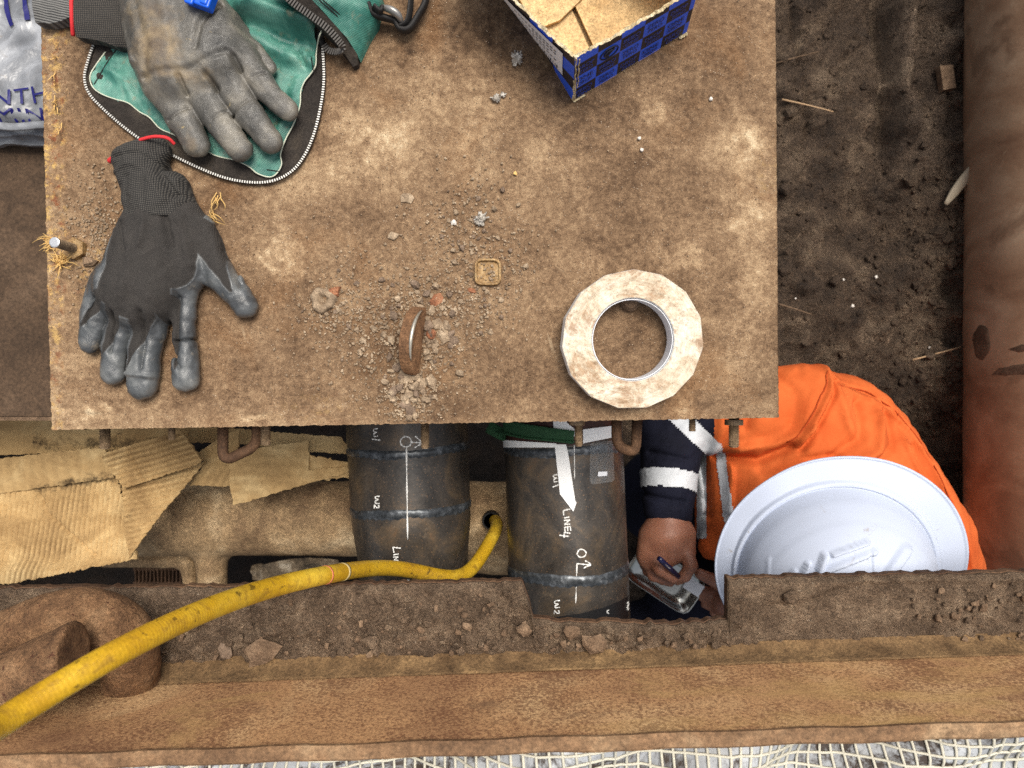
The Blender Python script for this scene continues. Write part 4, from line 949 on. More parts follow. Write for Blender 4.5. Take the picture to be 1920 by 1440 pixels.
# bag body with second zip at the upper right
z2 = spline([(505, -40, .05), (545, 2, .05), (580, 28, .046), (612, 52, .040), (634, 76, .032), (644, 92, .022), (634, 98, .013), (618, 96, .008), (607, 84, .006)], 6)
def zbody(x, y): return .050-.00030*np.maximum(0, y-0)-.00018*np.maximum(0, x-560)*1.0
band = [(505, -40), (545, 2), (580, 28), (612, 52), (634, 76), (646, 93), (655, 88), (656, 72), (640, 50), (610, 22), (575, -8), (545, -40)]
o, _, _ = sheet('zip_tape', band, 6, lambda x, y: zbody(x, y)+.002, .02, M['zip_tape'], tb, base=.045)
bodyp = [(545, -40), (575, -8), (610, 22), (640, 50), (656, 72), (658, 78), (676, 40), (694, 12), (705, -40)]
o, _, _ = sheet('tarpaulin_side', bodyp, 6, lambda x, y: zbody(x, y)+.003+.003*fbm(x/20, y/20, o=2)-.00035*np.maximum(0, (x-620)*.8+(y+10)*.2-35), .03, M['teal'], tb, base=.045)
z2w = [P(q[0], q[1], q[2]+.004) for q in z2]; zip_teeth(z2w, .0026, (.0014, .0062, .003), M['teeth_dark'], .0006)
mb = MB()
for off in (5, 11):
    q = spline([(560+off, -34-off*.2), (592+off, 0-off*.2), (626+off, 30-off*.2), (650+off*.8, 58)], 5); V, Fc = tube([P(a[0], a[1], float(zbody(a[0], a[1]))+.0058) for a in q], .0006, 4); mb.add(V, Fc)
mb.build('stitching', M['black_web'], tb)
V, Fc = tube(spline([P(606, 84, .006), P(600, 70, .012), P(604, 60, .018)], 6), .0035, 8); mesh_obj('zip_end', V, Fc, M['black_web'], tb, smooth=True)
# shoulder strap and buckle
def ribbon(pts, hw, th_): V, Fc = tube(spline(pts, 8), hw, 10, flat=(1, th_)); return V, Fc
mb = MB(); mb.add(*ribbon([P(690, 5, .02), P(700, 26, .016), P(725, 34, .014), P(742, 40, .013), P(752, 55, .012), P(768, 54, .012), P(784, 30, .013), P(797, 5, .014), P(806, -40, .015)], .0095, .34))
mb.add(*ribbon([P(700, 12, .026), P(712, 22, .024), P(716, 14, .024)], .008, .3)); mb.add(*ribbon([P(752, 50, .016), P(764, 40, .018), P(770, 10, .02), P(771, -40, .02)], .006, .3))
so = mb.build('shoulder_strap', M['black_web'], tb, smooth=True)
V, Fc = tube(spline([P(716, 14, .024), P(732, 18, .027), P(746, 28, .025), P(752, 40, .02)], 6), [.003+.002*math.sin(t*3.14) for t in np.linspace(0, 1, 19)], 10, flat=(1, .7)); mesh_obj('buckle', V, Fc, M['buckle'], so, smooth=True)
# blue clip
mb = MB(); c3 = P(378, -6, .052); Rb = Matrix.Rotation(-.35, 3, 'Z'); mb.box(c3, (.024, .019, .012), Rb); mb.box((c3[0]-.006, c3[1]-.001, c3[2]+.006), (.008, .018, .004), Rb); mb.box((c3[0]+.006, c3[1]-.003, c3[2]+.006), (.007, .014, .003), Rb)
o = mb.build('plastic_clip', M['blue_plastic']); bv = o.modifiers.new('b', 'BEVEL'); bv.width = .0018; bv.segments = 3; tag(o, 'bright blue plastic clip at the top edge above the grey glove', 'clip')

# ================================================================== blue checked cardboard box
bxo = empty('cardboard_box', P(1120, 60, 0), 'torn open cardboard box printed with blue and black checks at the top of the plate', 'box')
ZT = .078
B0, BR_, TR_, T0 = [np.array(q) for q in (P(1074, 190, .001), P(1287, 62, .001), P(1313, -32, ZT), P(1078, 106, ZT))]
BL_, TL_ = np.array(P(895, -112, .001)), np.array(P(850, -99, ZT))
BB = BR_+BL_-B0; TB = TR_+TL_-T0
def wall_pt(c, u, v):   # c = b0,b1,t1,t0
    return (c[0]*(1-u)+c[1]*u)*(1-v)+(c[3]*(1-u)+c[2]*u)*v
def box_wall(name, c, sag, seed, flip, un, mats, lean=0):
    nu, nv = 70, 14; inn = np.cross(c[1]-c[0], c[3]-c[0]); inn /= np.linalg.norm(inn); inn = inn*flip
    V = []; uvs = []
    for side in (0, 1):
        for i in range(nu+1):
            u = i/nu
            for j in range(nv+1):
                v = j/nv; vv = v*(1-sag(u)*(v**3)) if v > 0 else 0
                p = wall_pt(c, u, vv)+inn*(.003*side)
                p = p-inn*lean*math.sin(v*math.pi)*math.sin(min(u*2, 1)*math.pi*.5)*1.0
                if j == nv: p = p+np.array([0, 0, .0016*float(vnoise(np.array([u*46+side*3]), np.array([seed*1.0]))[0])])+inn*.0007*float(vnoise(np.array([u*60.]), np.array([seed+5.]))[0])
                V.append(p); uvs.append((u*un+.0, vv*3.8))
    K = (nu+1)*(nv+1); Fc = []; mi = []
    for i in range(nu):
        for j in range(nv):
            a = i*(nv+1)+j; q = [a, a+nv+1, a+nv+2, a+1]; Fc.append(q if flip < 0 else q[::-1]); mi.append(0)
            q = [K+a, K+a+nv+1, K+a+nv+2, K+a+1]; Fc.append(q[::-1] if flip < 0 else q); mi.append(2 if j == nv-1 and (hash((i, seed)) % 5 < 1) else 1)
        a = i*(nv+1)+nv; Fc.append([a, a+nv+1, K+a+nv+1, K+a]); mi.append(2)
        a = i*(nv+1); Fc.append([a, K+a, K+a+nv+1, a+nv+1]); mi.append(2)
    for a0 in (0, nu*(nv+1)):
        for j in range(nv): Fc.append([a0+j, a0+j+1, K+a0+j+1, K+a0+j]); mi.append(2)
    o = mesh_obj(name, V, Fc, None, bxo, mats=mats, midx=mi)
    ul = o.data.uv_layers.new(name='UVMap'); lp = np.zeros(len(o.data.loops), np.int32); o.data.loops.foreach_get('vertex_index', lp); ul.data.foreach_set('uv', np.array(uvs)[lp].ravel().astype(np.float32))
    return inn
mm = [M['checks'], M['kraft'], M['torn']]
sagR = lambda u: .10*sm(.12, .5, u)*sm(1.0, .6, u)+.03*math.sin(u*9)+.03
sagL = lambda u: .04+.03*math.sin(u*8)
inR = box_wall('side_wall', (B0, BR_, TR_, T0), sagR, 1, 1 if np.cross(BR_-B0, T0-B0)[1] > 0 else -1, 5.2, mm)
inL = box_wall('side_wall', (B0, BL_, TL_, T0), sagL, 2, 1 if np.cross(BL_-B0, T0-B0)[0] > 0 else -1, -5.4, mm, lean=.004)
box_wall('side_wall', (BR_, BB, TB, TR_), sagL, 3, 1 if np.cross(BB-BR_, TR_-BR_)[0] < 0 else -1, 5, mm); box_wall('side_wall', (BL_, BB, TB, TL_), sagL, 4, 1 if np.cross(BB-BL_, TL_-BL_)[1] < 0 else -1, 5, mm)
mb = MB(); V = [B0, BR_, BB, BL_]; V = [v+np.array([0, 0, .001]) for v in V]; mb.add(V+[v-np.array([0, 0, .0015]) for v in V], [(0, 1, 2, 3), (7, 6, 5, 4)]); mb.build('box_floor', M['kraft'], bxo)
eu = (BR_-B0); ev = (BL_-B0)
def flap(name, pts, z):
    V = [B0*1.0+eu*a+ev*b+np.array([0, 0, z]) for a, b in pts]; n = len(V); W = V+[v-np.array([0, 0, .003]) for v in V]
    ar = sum(V[i][0]*V[(i+1) % n][1]-V[(i+1) % n][0]*V[i][1] for i in range(n)); f = list(range(n)) if ar > 0 else list(range(n-1, -1, -1))
    return mesh_obj(name, W, [f, [n+i for i in f[::-1]]]+[[f[i], n+f[i], n+f[(i+1) % n], f[(i+1) % n]] for i in range(n)], M['kraft'], bxo)
flap('floor_flap', [(.03, .03), (.03, .97), (.30, .97), (.34, .62), (.33, .40), (.27, .03)], .006)
flap('floor_flap', [(.30, .02), (.36, .42), (.40, .98), (.98, .98), (.98, .02)], .0095)
flap('floor_flap', [(.02, .40), (.02, .98), (.52, .98), (.44, .42), (.20, .38)], .013)
# printing on the box: emblem, lettering, label
def text_mesh(txt):
    cu = bpy.data.curves.new('t', 'FONT'); cu.body = txt; cu.size = 1.0; cu.resolution_u = 3
    ob = bpy.data.objects.new('t', cu); scn.collection.objects.link(ob); bpy.context.view_layer.update()
    me = bpy.data.meshes.new_from_object(ob.evaluated_get(bpy.context.evaluated_depsgraph_get()))
    V = [tuple(v.co) for v in me.vertices]; Fc = [tuple(p.vertices) for p in me.polygons]
    bpy.data.objects.remove(ob); bpy.data.curves.remove(cu); bpy.data.meshes.remove(me)
    xs = [v[0] for v in V]; ys = [v[1] for v in V]; w = max(xs)-min(xs); h = max(ys)-min(ys)
    return [((v[0]-min(xs))/w, (v[1]-min(ys))/h) for v in V], Fc
_tc = {}
def put_text(mb, txt, c, u0, v0, du, dv, inn, off=.0006):
    if txt not in _tc: _tc[txt] = text_mesh(txt)
    T, Fc = _tc[txt]; mb.add([wall_pt(c, u0+a*du, v0+b*dv)-inn*off for a, b in T], Fc)
cR = (B0, BR_, TR_, T0); cL = (B0, BL_, TL_, T0)
dk = MB(); bl_ = MB()
words = ['PERO', 'ONE', 'DROP', 'ZERO']
tu, tv = 1/5.2, 1/3.8
for i in range(6):
    for j in range(4):
        u, v = i*tu, j*tv
        if u+tu > 1.02: continue
        black = (i+j) % 2 == 0
        vt = min(tv, .90-v)
        if vt < tv*.6: continue
        if not black and (i, j) == (2, 2) or (i, j) == (1, 2) and not black: continue
        tgt = dk if not black else bl_
        k = (i*3+j*5) % 4
        if (i+j*2) % 3 == 0:
            for q in range(4): put_text(tgt, 'lllllll', cR, u+.1*tu, v+(.14+.2*q)*tv, .5*tu, .06*tv, inR)
        put_text(tgt, words[k], cR, u+.12*tu, v+.54*tv, .72*tu, .28*tv, inR); put_text(tgt, words[(k+1) % 4], cR, u+.2*tu, v+.18*tv, .6*tu, .26*tv, inR)
dk.build('printing', M['ink'], bxo)
bl_.build('printing', M['ink_blue'], bxo)
eb = MB()
ec = (1.5 if True else 1)*tu, 2.5*tv
ec = (1.5*tu, 2.5*tv)
def strk(pts, c, inn, r, mb): V, Fc = tube([wall_pt(c, a, b)-inn*.0006 for a, b in pts], r, 6, flat=(1, .35) if False else None); mb.add(V, Fc)
ring = [(ec[0]+.38*tu*math.cos(a), ec[1]+.38*tv*math.sin(a)) for a in np.linspace(0, 2*math.pi, 26)]
strk(ring, cR, inR, .0006, eb); strk([(ec[0]+.2*tu*math.cos(a), ec[1]+.2*tv*math.sin(a)) for a in np.linspace(.6, 4.6, 16)], cR, inR, .0011, eb)
strk([(ec[0]-.15*tu, ec[1]-.2*tv), (ec[0]+.1*tu, ec[1]+.1*tv), (ec[0]+.2*tu, ec[1]+.22*tv)], cR, inR, .0011, eb)
eb.build('emblem', M['ink'], bxo)
# scuffed corner
mb = MB()
for k, (u, a, b) in enumerate([(.01, .02, .96), (.035, .3, .9), (.0, .02, .5)]):
    pts = [wall_pt(cR, u+.004*math.sin(v*30+k), v)-inR*.0004 for v in np.linspace(a, b, 20)]; V, Fc = tube(pts, [.0003+.0005*abs(math.sin(i*1.7+k)) for i in range(20)], 5); mb.add(V, Fc)
pts = [wall_pt(cR, u, .005)-inR*.0008 for u in np.linspace(0, .1, 10)]; V, Fc = tube(pts, [.0005+.001*abs(math.sin(i*1.3)) for i in range(10)], 5); mb.add(V, Fc)
pts = [wall_pt(cR, u, .01)-inR*.0008 for u in np.linspace(.93, 1.0, 8)]; V, Fc = tube(pts, [.0008+.0016*abs(math.sin(i*1.3)) for i in range(8)], 5); mb.add(V, Fc)
mb.build('scuffed_corner', M['torn'], bxo)
def wall_patch(c, inn, u0, u1, v0, v1, off, lean=.004, n=16):
    V = []; Fc = []
    for i in range(n+1):
        for j in range(7):
            u = u0+(u1-u0)*i/n; v = v0+(v1-v0)*j/6; p = wall_pt(c, u, v)-inn*(lean*math.sin(v*math.pi)*math.sin(min(u*2, 1)*math.pi*.5)+off); V.append(p)
    for i in range(n):
        for j in range(6): a = i*7+j; Fc.append((a, a+7, a+8, a+1))
    return V, Fc
V, Fc = wall_patch(cL, inL, .09, .80, .34, .86, .0008); lb = mesh_obj('address_label', V, Fc, M['label'], bxo); lb["label"] = 'white printed label on the left side of the box'
mb = MB()
for i in range(26):
    u = .13+i*.018; V, Fc = wall_patch(cL, inL, u, u+(.004 if i % 3 else .009), .38, .46, .0014, n=1); mb.add(V, Fc)
for (v, u0, u1) in [(.76, .14, .5), (.70, .14, .34), (.62, .2, .7), (.55, .14, .45)]:
    for q in np.arange(u0, u1, .03): V, Fc = wall_patch(cL, inL, q, q+.02, v, v+.018, .0014, n=1); mb.add(V, Fc)
mb.build('label_print', M['ink'], lb)

# ================================================================== left: lower sheet, plastic bag
ls = empty('lower_sheet', P(0, 500, -.13), 'dark dusty steel sheet lying lower down to the left of the plate', 'steel sheet')
xs = np.linspace(-760, 330, 70); ys = np.linspace(-300, 781, 60); A, B = np.meshgrid(xs, ys, indexing='ij'); s = S(-.13)
o = grid_solid('sheet_top', np.stack([(A-960)*s, (720-B)*s, -.13+.0015*fbm(A/60, B/60, o=3)], -1), -.137, M['sheet_steel'], ls)
mb = MB(); p_ = P(330, 781, -.13); q_ = P(-760, 781, -.13); mb.box(((p_[0]+q_[0])/2, p_[1]-.0025, -.134), (p_[0]-q_[0], .004, .012)); mb.build('worn_lip', M['clod'], ls)
pb = empty('plastic_bag', P(30, 120, -.09), 'crinkled clear grey plastic bag with navy lettering at the top left beside the plate', 'plastic bag')
def zbag(x, y): return -.085+.009*fbm(x/70, y/60, o=2, seed=91)+.004*fbm((x+y)/30, (x-y)/90, o=2, seed=92)-.03*sm(215, 256, y)
o, _, _ = sheet('bag_film', [(-120, -60), (150, -60), (150, 256), (84, 257), (30, 258), (-20, 256), (-120, 262)], 5, zbag, .006, M['bag'], pb, base=-.085, seed=4)
V, Fc = tube([P(x, 236+2*math.sin(x/17), -.085) for x in np.linspace(-60, 140, 40)], .0035, 8, flat=(.7, 1.3)); mesh_obj('bag_seam', V, Fc, M['bag'], pb, smooth=True)
V, Fc = tube([P(x, 247+2*math.sin(x/13+1), -.10) for x in np.linspace(-60, 140, 40)], .004, 8, flat=(.7, 1.3)); mesh_obj('bag_seam', V, Fc, M['bag'], pb, smooth=True)
def bag_text(txt, x0, y0, x1, y1, hgt, nx=None):
    T, Fc = text_mesh(txt); V = []
    dx, dy = x1-x0, y1-y0; l = math.hypot(dx, dy); nx_, ny_ = dy/l, -dx/l
    for a, b in T:
        px = x0+dx*a+nx_*hgt*b; py = y0+dy*a+ny_*hgt*b; z = float(zbag(np.array([px]), np.array([py]))[0])+.0022
        q = P(px, py, -.085); V.append((q[0], q[1], z))
    return V, Fc
for tx in (('ENTH', -28, 208, 96, 192, 30), ('AMINE', -36, 232, 112, 226, 22)): mesh_obj('lettering', *bag_text(*tx), M['navy_ink'], pb)
for (a, b, w) in [((0, -20), (22, 48), 9), ((36, -30), (55, 40), 9)]:
    d = np.array(b, float)-a; n = np.array([-d[1], d[0]])/np.linalg.norm(d)*w/2; V = []
    for t in np.linspace(0, 1, 12):
        for sg in (-1, 1):
            q = np.array(a)+d*t+n*sg; w3 = P(q[0], q[1], -.085); V.append((w3[0], w3[1], float(zbag(np.array([q[0]]), np.array([q[1]]))[0])+.0022))
    mesh_obj('lettering', V, [(2*i, 2*i+1, 2*i+3, 2*i+2) for i in range(11)], M['navy_ink'], pb)

# ================================================================== cardboard in the trench, lower left
def card(poly, z, tilt, ang, per, lab, seed, flute=1.0, fold=None, mouldf=None, edge=1.2, name='cardboard_piece', step=5, amp=.0014):
    cx = np.mean([p[0] for p in poly]); cy = np.mean([p[1] for p in poly]); ca, sa = math.cos(ang), math.sin(ang)
    def ph(x, y): return (x*ca+y*sa)+.8*fbm(x/60, y/60, o=2, seed=seed)
    def zf(x, y):
        zz = z+tilt[0]*(x-cx)*S(z)+tilt[1]*(y-cy)*S(z)+.006*fbm(x/110, y/110, o=2, seed=seed)
        zz = zz+amp*flute*np.sin(ph(x, y)*2*math.pi/per)
        if fold: zz = zz+fold(x, y)
        return zz
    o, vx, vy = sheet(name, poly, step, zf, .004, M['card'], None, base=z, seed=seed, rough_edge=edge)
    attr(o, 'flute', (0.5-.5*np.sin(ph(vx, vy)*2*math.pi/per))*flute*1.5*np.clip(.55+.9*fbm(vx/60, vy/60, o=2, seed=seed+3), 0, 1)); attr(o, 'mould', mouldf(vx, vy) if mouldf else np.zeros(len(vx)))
    tag(o, lab, 'cardboard', 'flattened cardboard pieces in the trench'); return o
card([(-60, 790), (150, 786), (360, 800), (330, 850), (190, 848), (90, 850), (-60, 856)], -.36, (0, .1), 1.57, 30, 'tan cardboard with black mould along its lower edge, under the plate corner at left', 1, .25,
     mouldf=lambda x, y: .22*np.exp(-((y-832)/20)**2)*(x > 60))
mould2 = lambda x, y: .26*np.exp(-(d_line(x, y, [(60, 922), (130, 908), (205, 898)])/16)**2)
card([(-60, 868), (60, 852), (150, 842), (205, 838), (212, 896), (100, 912), (-60, 935)], -.33, (0, -.3), 0.05, 22, 'pale upper panel of the large folded cardboard at the left, over the creased one', 2, .35, mouldf=mould2)
card([(-60, 934), (100, 911), (212, 894), (228, 940), (262, 1046), (200, 1056), (120, 1072), (40, 1086), (-60, 1096)], -.335, (0, .15), 0.08, 9.5, 'largest creased corrugated cardboard panel at the left with a torn bottom edge', 3, 1.0,
     fold=lambda x, y: -.004*np.exp(-(d_line(x, y, [(60, 915), (85, 965), (180, 1040)])/4)**2)+.01*sm(1040, 1070, y), mouldf=mould2, edge=2.2, step=3.2)
card([(188, 852), (345, 806), (356, 822), (380, 862), (372, 870), (228, 918), (222, 905)], -.30, (0, -.2), 1.28, 10, 'bright ribbed cardboard strip folded diagonally across the other pieces', 4, 1.0, step=3.2, fold=lambda x, y: -.003*np.exp(-(d_line(x, y, [(240, 838), (268, 905)])/3)**2))
card([(226, 916), (374, 868), (345, 910), (306, 962), (258, 1040), (245, 1000)], -.31, (0, .3), 1.35, 10, 'narrow triangular ribbed cardboard hanging down from the bright diagonal strip', 5, 1.0, step=3, mouldf=lambda x, y: .16*np.exp(-(((x-262)/30)**2+((y-975)/22)**2)))
card([(368, 850), (428, 812), (450, 806), (440, 912), (400, 912), (352, 910), (384, 868)], -.345, (0, .0), .6, 13, 'crumpled cardboard behind the rusty handle between two larger pieces', 6, .5)
card([(430, 850), (500, 838), (574, 828), (576, 882), (656, 876), (656, 886), (560, 912), (446, 944), (436, 905)], -.33, (-.1, .2), 1.55, 7, 'brown squarish cardboard flap below the right leg of the rusty handle', 7, .45)
card([(560, 852), (610, 858), (680, 872), (680, 892), (600, 902), (540, 918), (540, 880)], -.345, (0, -.2), 1.5, 8, 'thin torn cardboard layers beside the left upright weld pipe', 8, .6, edge=2.5)
card([(340, 796), (640, 820), (662, 852), (560, 846), (440, 830), (350, 830)], -.40, (0, 0), 1.5, 14, 'shaded cardboard at the back under the plate edge', 9, .3)

# rusty casting under the cardboard
prs = [cap(P(180, 972, -.50), P(1010, 972, -.50), .060, k=.01), cap(P(395, 1000, -.50), P(400, 1180, -.50), .024, k=.02), cap(P(190, 1050, -.52), P(350, 1052, -.52), .012, k=.012), cap(P(350, 1052, -.52), P(366, 1150, -.52), .012, k=.012), cap(P(800, 1000, -.52), P(960, 1010, -.53), .06, k=.02)]
cast_m = None
def modR(X, Y, Z, D): return D+.0022*fbm(X*30, Y*30, Z*30, o=4, seed=4)
V, Q = sdf(prs, .005, modR, pad=.02)
cast_m = grunge('pale_rust_casting', L(104, 78, 56), L(176, 146, 108), L(226, 200, 160), 9, .75, 260, .6, .0012, speck=L(120, 92, 66), sth=.7)
o = mesh_obj('rusty_casting', V, Q, cast_m, smooth=True)
tag(o, 'thick pale rusty cast pipe with a short branch lying below the cardboard', 'cast pipe')
o, _, _ = sheet('crumpled_rag', [(470, 1062), (520, 1052), (580, 1046), (632, 1052), (642, 1078), (600, 1090), (520, 1092), (475, 1086)], 7, lambda x, y: -.47+.02*fbm(x/28, y/16, o=3, seed=7), .004, M['rag'], seed=8)
tag(o, 'mottled black and white rag lying in the gap above the hose', 'rag')
# grating slots seen deep down at the left
mb = MB(); 
for i in range(16):
    x, y, z = P(256+i*7, 1078, -.60); mb.box((x, y, z), (.0022, .03, .01), Matrix.Rotation(rnd.uniform(-.08, .08), 3, 'Z'))
x, y, z = P(310, 1066, -.602); mb.box((x, y, z), (.11, .005, .01)); x, y, z = P(310, 1092, -.602); mb.box((x, y, z), (.11, .005, .01))
tag(mb.build('metal_grille', M['rust']), 'small metal grille deep in the gap under the cardboard', 'grille')
# socket holding the hose end
sk = P(921, 976, -.43); V = []; Fc = []
V, Fc = tube([(sk[0], sk[1], -.50), (sk[0], sk[1], -.428), (sk[0], sk[1], -.425), (sk[0], sk[1], -.425), (sk[0], sk[1], -.5)], [.0140, .0140, .0135, .0112, .0112], 28, cap=False)
tag(mesh_obj('hose_socket', V, Fc, M['black'], smooth=False), 'dark round socket the yellow hose end goes into between the two pipes', 'socket')

# ================================================================== weld pipes
def on_cyl(px, py, a, d, r):
    """point where the line of sight of photo pixel (px,py) meets the pipe"""
    o_ = np.array([0, 0, CZ]); q = np.array(P(px, py, -.3))-o_; q /= np.linalg.norm(q); w = o_-a
    qp = q-d*(q@d); wp = w-d*(w@d); A_ = qp@qp; B_ = 2*qp@wp; C_ = wp@wp-r*r; disc = B_*B_-4*A_*C_
    t = (-B_-math.sqrt(max(disc, 0)))/(2*A_); return o_+q*t
def weld_pipe(xa, ya, xb, yb, zc, wa, wb, label, welds, bevel=None):
    a = np.array(P(xa, ya, zc)); b = np.array(P(xb, yb, zc)); d = (b-a)/np.linalg.norm(b-a)
    ra, rb = wa/2*S(zc)*.985, wb/2*S(zc)*.985
    o = empty('weld_pipe', tuple(a), label, 'pipe', 'two dark welded pipes')
    n = 70; path = [a+(b-a)*t for t in np.linspace(-.55, 1.35, n)]; rad = []
    for t in np.linspace(-.55, 1.35, n):
        r = ra+(rb-ra)*np.clip(t, 0, 1)
        if bevel: r = r*(1-bevel*sm(.60, .95, t))
        rad.append(r)
    V, Fc = tube(path, rad, 72); me = mesh_obj('pipe_body', V, Fc, M['pipe'], o, smooth=True)
    for (py, w) in welds:
        pc = on_cyl((xa+xb)/2, py, a, d, ra); t = float((pc-a)@d)/float(np.linalg.norm(b-a)); c = a+(b-a)*t; r = ra+(rb-ra)*min(t, 1); u = np.array([0, 0, 1.0]); v = np.cross(d, u)
        nn = 150; V = []; Fc = []
        for k in range(nn):
            th_ = 2*math.pi*k/nn; rip = .0009*(k % 3-1)+.0006*math.sin(k*.37); er = u*math.cos(th_)+v*math.sin(th_)
            wob = .0015*math.sin(th_*3+py); wk = w*(1+.05*math.sin(k*.8)+.08*math.sin(th_*5))
            for q in range(6):
                ph = math.pi*q/5; V.append(c+d*(wob+math.cos(ph)*wk+rip*.6)+er*(r-.0006+math.sin(ph)*.0020+rip*.35))
        for k in range(nn):
            for q in range(5): Fc.append((k*6+q, ((k+1) % nn)*6+q, ((k+1) % nn)*6+q+1, k*6+q+1))
        mesh_obj('weld_bead', V, Fc, M['weld'], o, smooth=True)
    return o, a, d, ra
def zl(x, y): return (600+x/3, 770+y/3)
def marks(o, a, d, r, strokes, name, w=.0010, mat=None):
    mb = MB()
    for s_ in strokes:
        pts = spline([on_cyl(*zl(*q), a, d, r+(.0024 if name == 'wrap_lettering' or q[1] > 1050 else .0007)) for q in s_], 4) if len(s_) > 2 else np.array([on_cyl(*zl(*(np.array(s_[0])*(1-t)+np.array(s_[1])*t)), a, d, r+.0006) for t in np.linspace(0, 1, 14)])
        V, Fc = tube(pts, [w*(.8+.3*math.sin(i*1.3)) for i in range(len(pts))], 6, flat=None); mb.add(V, Fc)
    return mb.build(name, mat or M['chalk'], o, smooth=True)
pl_, aL, dL, rL = weld_pipe(765, 820, 776, 1060, -.33, 229, 222, 'left dark welded pipe with paint marker lines, crossed by the yellow hose', [(850, .006), (966, .0065)], bevel=.065)
pr_, aR, dR, rR = weld_pipe(1056, 820, 1068, 1140, -.32, 224, 228, 'right dark welded pipe with green strap and white arrow tape', [(848, .0065), (1090, .008)])
marks(pl_, aL, dL, rL, [[(325, 100), (306, 104), (303, 118), (318, 122), (304, 130), (306, 145), (327, 142)], [(292, 160), (340, 166)]], 'marker_writing')
marks(pl_, aL, dL, rL, [[(483+31*math.cos(t), 175+29*math.sin(t)) for t in np.linspace(0, 6.5, 14)], [(486, 205), (493, 724)], [(515, 178), (570, 180)], [(535, 143), (552, 158), (572, 180), (552, 196), (532, 208)]], 'marker_arrow', .0012)
marks(pl_, aL, dL, rL, [[(335, 482), (315, 482), (312, 495), (328, 500), (312, 508), (312, 520), (335, 522)], [(326, 530), (333, 538), (326, 547), (316.2, 542), (305, 530)], [(305, 530), (305, 551)]], 'marker_writing')
marks(pl_, aL, dL, rL, [[(455, 774), (408, 768)], [(410, 768), (416, 800)], [(442, 806), (412, 812)], [(412, 824), (440, 822)], [(440, 822), (416, 840)], [(416, 840), (442, 842)]], 'marker_writing')
marks(pl_, aL, dL, rL, [[(484, 968), (490, 956), (502, 954), (512, 966)]], 'marker_writing')
marks(pr_, aR, dR, rR, [[(1335, 360), (1316, 362), (1314, 374), (1332, 380), (1316, 386), (1318, 400), (1337, 398)], [(1308, 430), (1345, 416)]], 'marker_writing')
marks(pr_, aR, dR, rR, [[(1430, 190), (1432, 385)]], 'marker_line', .0008)
marks(pr_, aR, dR, rR, [[(1408, 553), (1368, 562)], [(1368, 562), (1371, 590)], [(1402, 598), (1372, 604)], [(1372, 618), (1406, 614)], [(1406, 614), (1374, 640)], [(1374, 640), (1408, 638)], [(1408, 652), (1376, 656)], [(1376, 656), (1378, 682)], [(1392, 654), (1394, 678)], [(1408, 652), (1410, 676)], [(1408, 690), (1374, 684)], [(1374, 684), (1372, 716)], [(1346, 700), (1400, 708)]], 'marker_writing', .0011)
marks(pr_, aR, dR, rR, [[(1450, 795), (1458, 782), (1480, 782), (1497, 800), (1486, 820), (1462, 824), (1446, 808), (1450, 795)], [(1443, 860), (1520, 868)], [(1490, 844), (1508, 852), (1524, 868)], [(1524, 868), (1498, 878), (1482, 886)], [(1445, 862), (1438, 1090)]], 'marker_arrow', .0011)
marks(pr_, aR, dR, rR, [[(1350, 1068), (1325, 1070), (1320, 1084), (1340, 1090), (1322, 1098), (1324, 1108), (1350, 1106)], [(1339, 1124), (1346, 1132), (1339, 1141), (1329.2, 1136), (1318, 1124)], [(1318, 1124), (1318, 1145)]], 'marker_writing')
def patch_cyl(o, poly, a, d, r, off, mat, name, step=9):
    """flexible sheet wrapped on the pipe inside a photo outline"""
    b = []
    for i in range(len(poly)):
        p, q = poly[i], poly[(i+1) % len(poly)]; k = max(1, int(math.hypot(q[0]-p[0], q[1]-p[1])/step))
        for j in range(k): b.append((p[0]+(q[0]-p[0])*j/k, p[1]+(q[1]-p[1])*j/k))
    arr = np.array(b); x0, y0 = arr.min(0); x1, y1 = arr.max(0); gx_, gy_ = np.meshgrid(np.arange(x0, x1, step), np.arange(y0, y1, step)); k = sd_poly(gx_.ravel(), gy_.ravel(), arr) < -step*.4
    pts = b+list(zip(gx_.ravel()[k], gy_.ravel()[k])); vs, _, fs, *_r = delaunay_2d_cdt([Vector(p) for p in pts], [], [list(range(len(b)))], 1, 1e-5)
    T = [on_cyl(*zl(v.x, v.y), a, d, r+off) for v in vs]; Bt = [on_cyl(*zl(v.x, v.y), a, d, r+off-.0008) for v in vs]; n = len(T); f = []; E = set()
    for t in fs:
        t = list(t)[::-1]; f.append(t); f.append([n+q for q in t[::-1]])
        for i in range(len(t)): E.add((t[i], t[(i+1) % len(t)]))
    for e in list(E):
        if (e[1], e[0]) not in E: f.append([e[1], e[0], e[0]+n, e[1]+n])
    return mesh_obj(name, T+Bt, f, mat, o)
patch_cyl(pr_, [(1030, 40), (1700, 40), (1700, 60), (1655, 150), (1480, 190), (1330, 206), (1030, 206)], aR, dR, rR, .0012, grunge('red_brown_wrap', L(50, 30, 26), L(72, 42, 36), L(96, 60, 50), 30, .5), 'wrap_film')
patch_cyl(pr_, [(1026, 165), (1330, 185), (1330, 207), (1032, 207)], aR, dR, rR, .0024, M['white_tape'], 'white_tape')
patch_cyl(pr_, [(1310, 40), (1386, 40), (1388, 66), (1432, 104), (1434, 145), (1318, 145)], aR, dR, rR, .0036, M['white_tape'], 'white_tape')
patch_cyl(pr_, [(1320, 190), (1384, 190), (1396, 240), (1436, 508), (1443, 516), (1425, 568), (1350, 470)], aR, dR, rR, .003, M['white_tape'], 'arrow_tape')
patch_cyl(pr_, [(1480, 106), (1655, 84), (1658, 148), (1480, 184)], aR, dR, rR, .0045, M['white_tape'], 'white_tape')
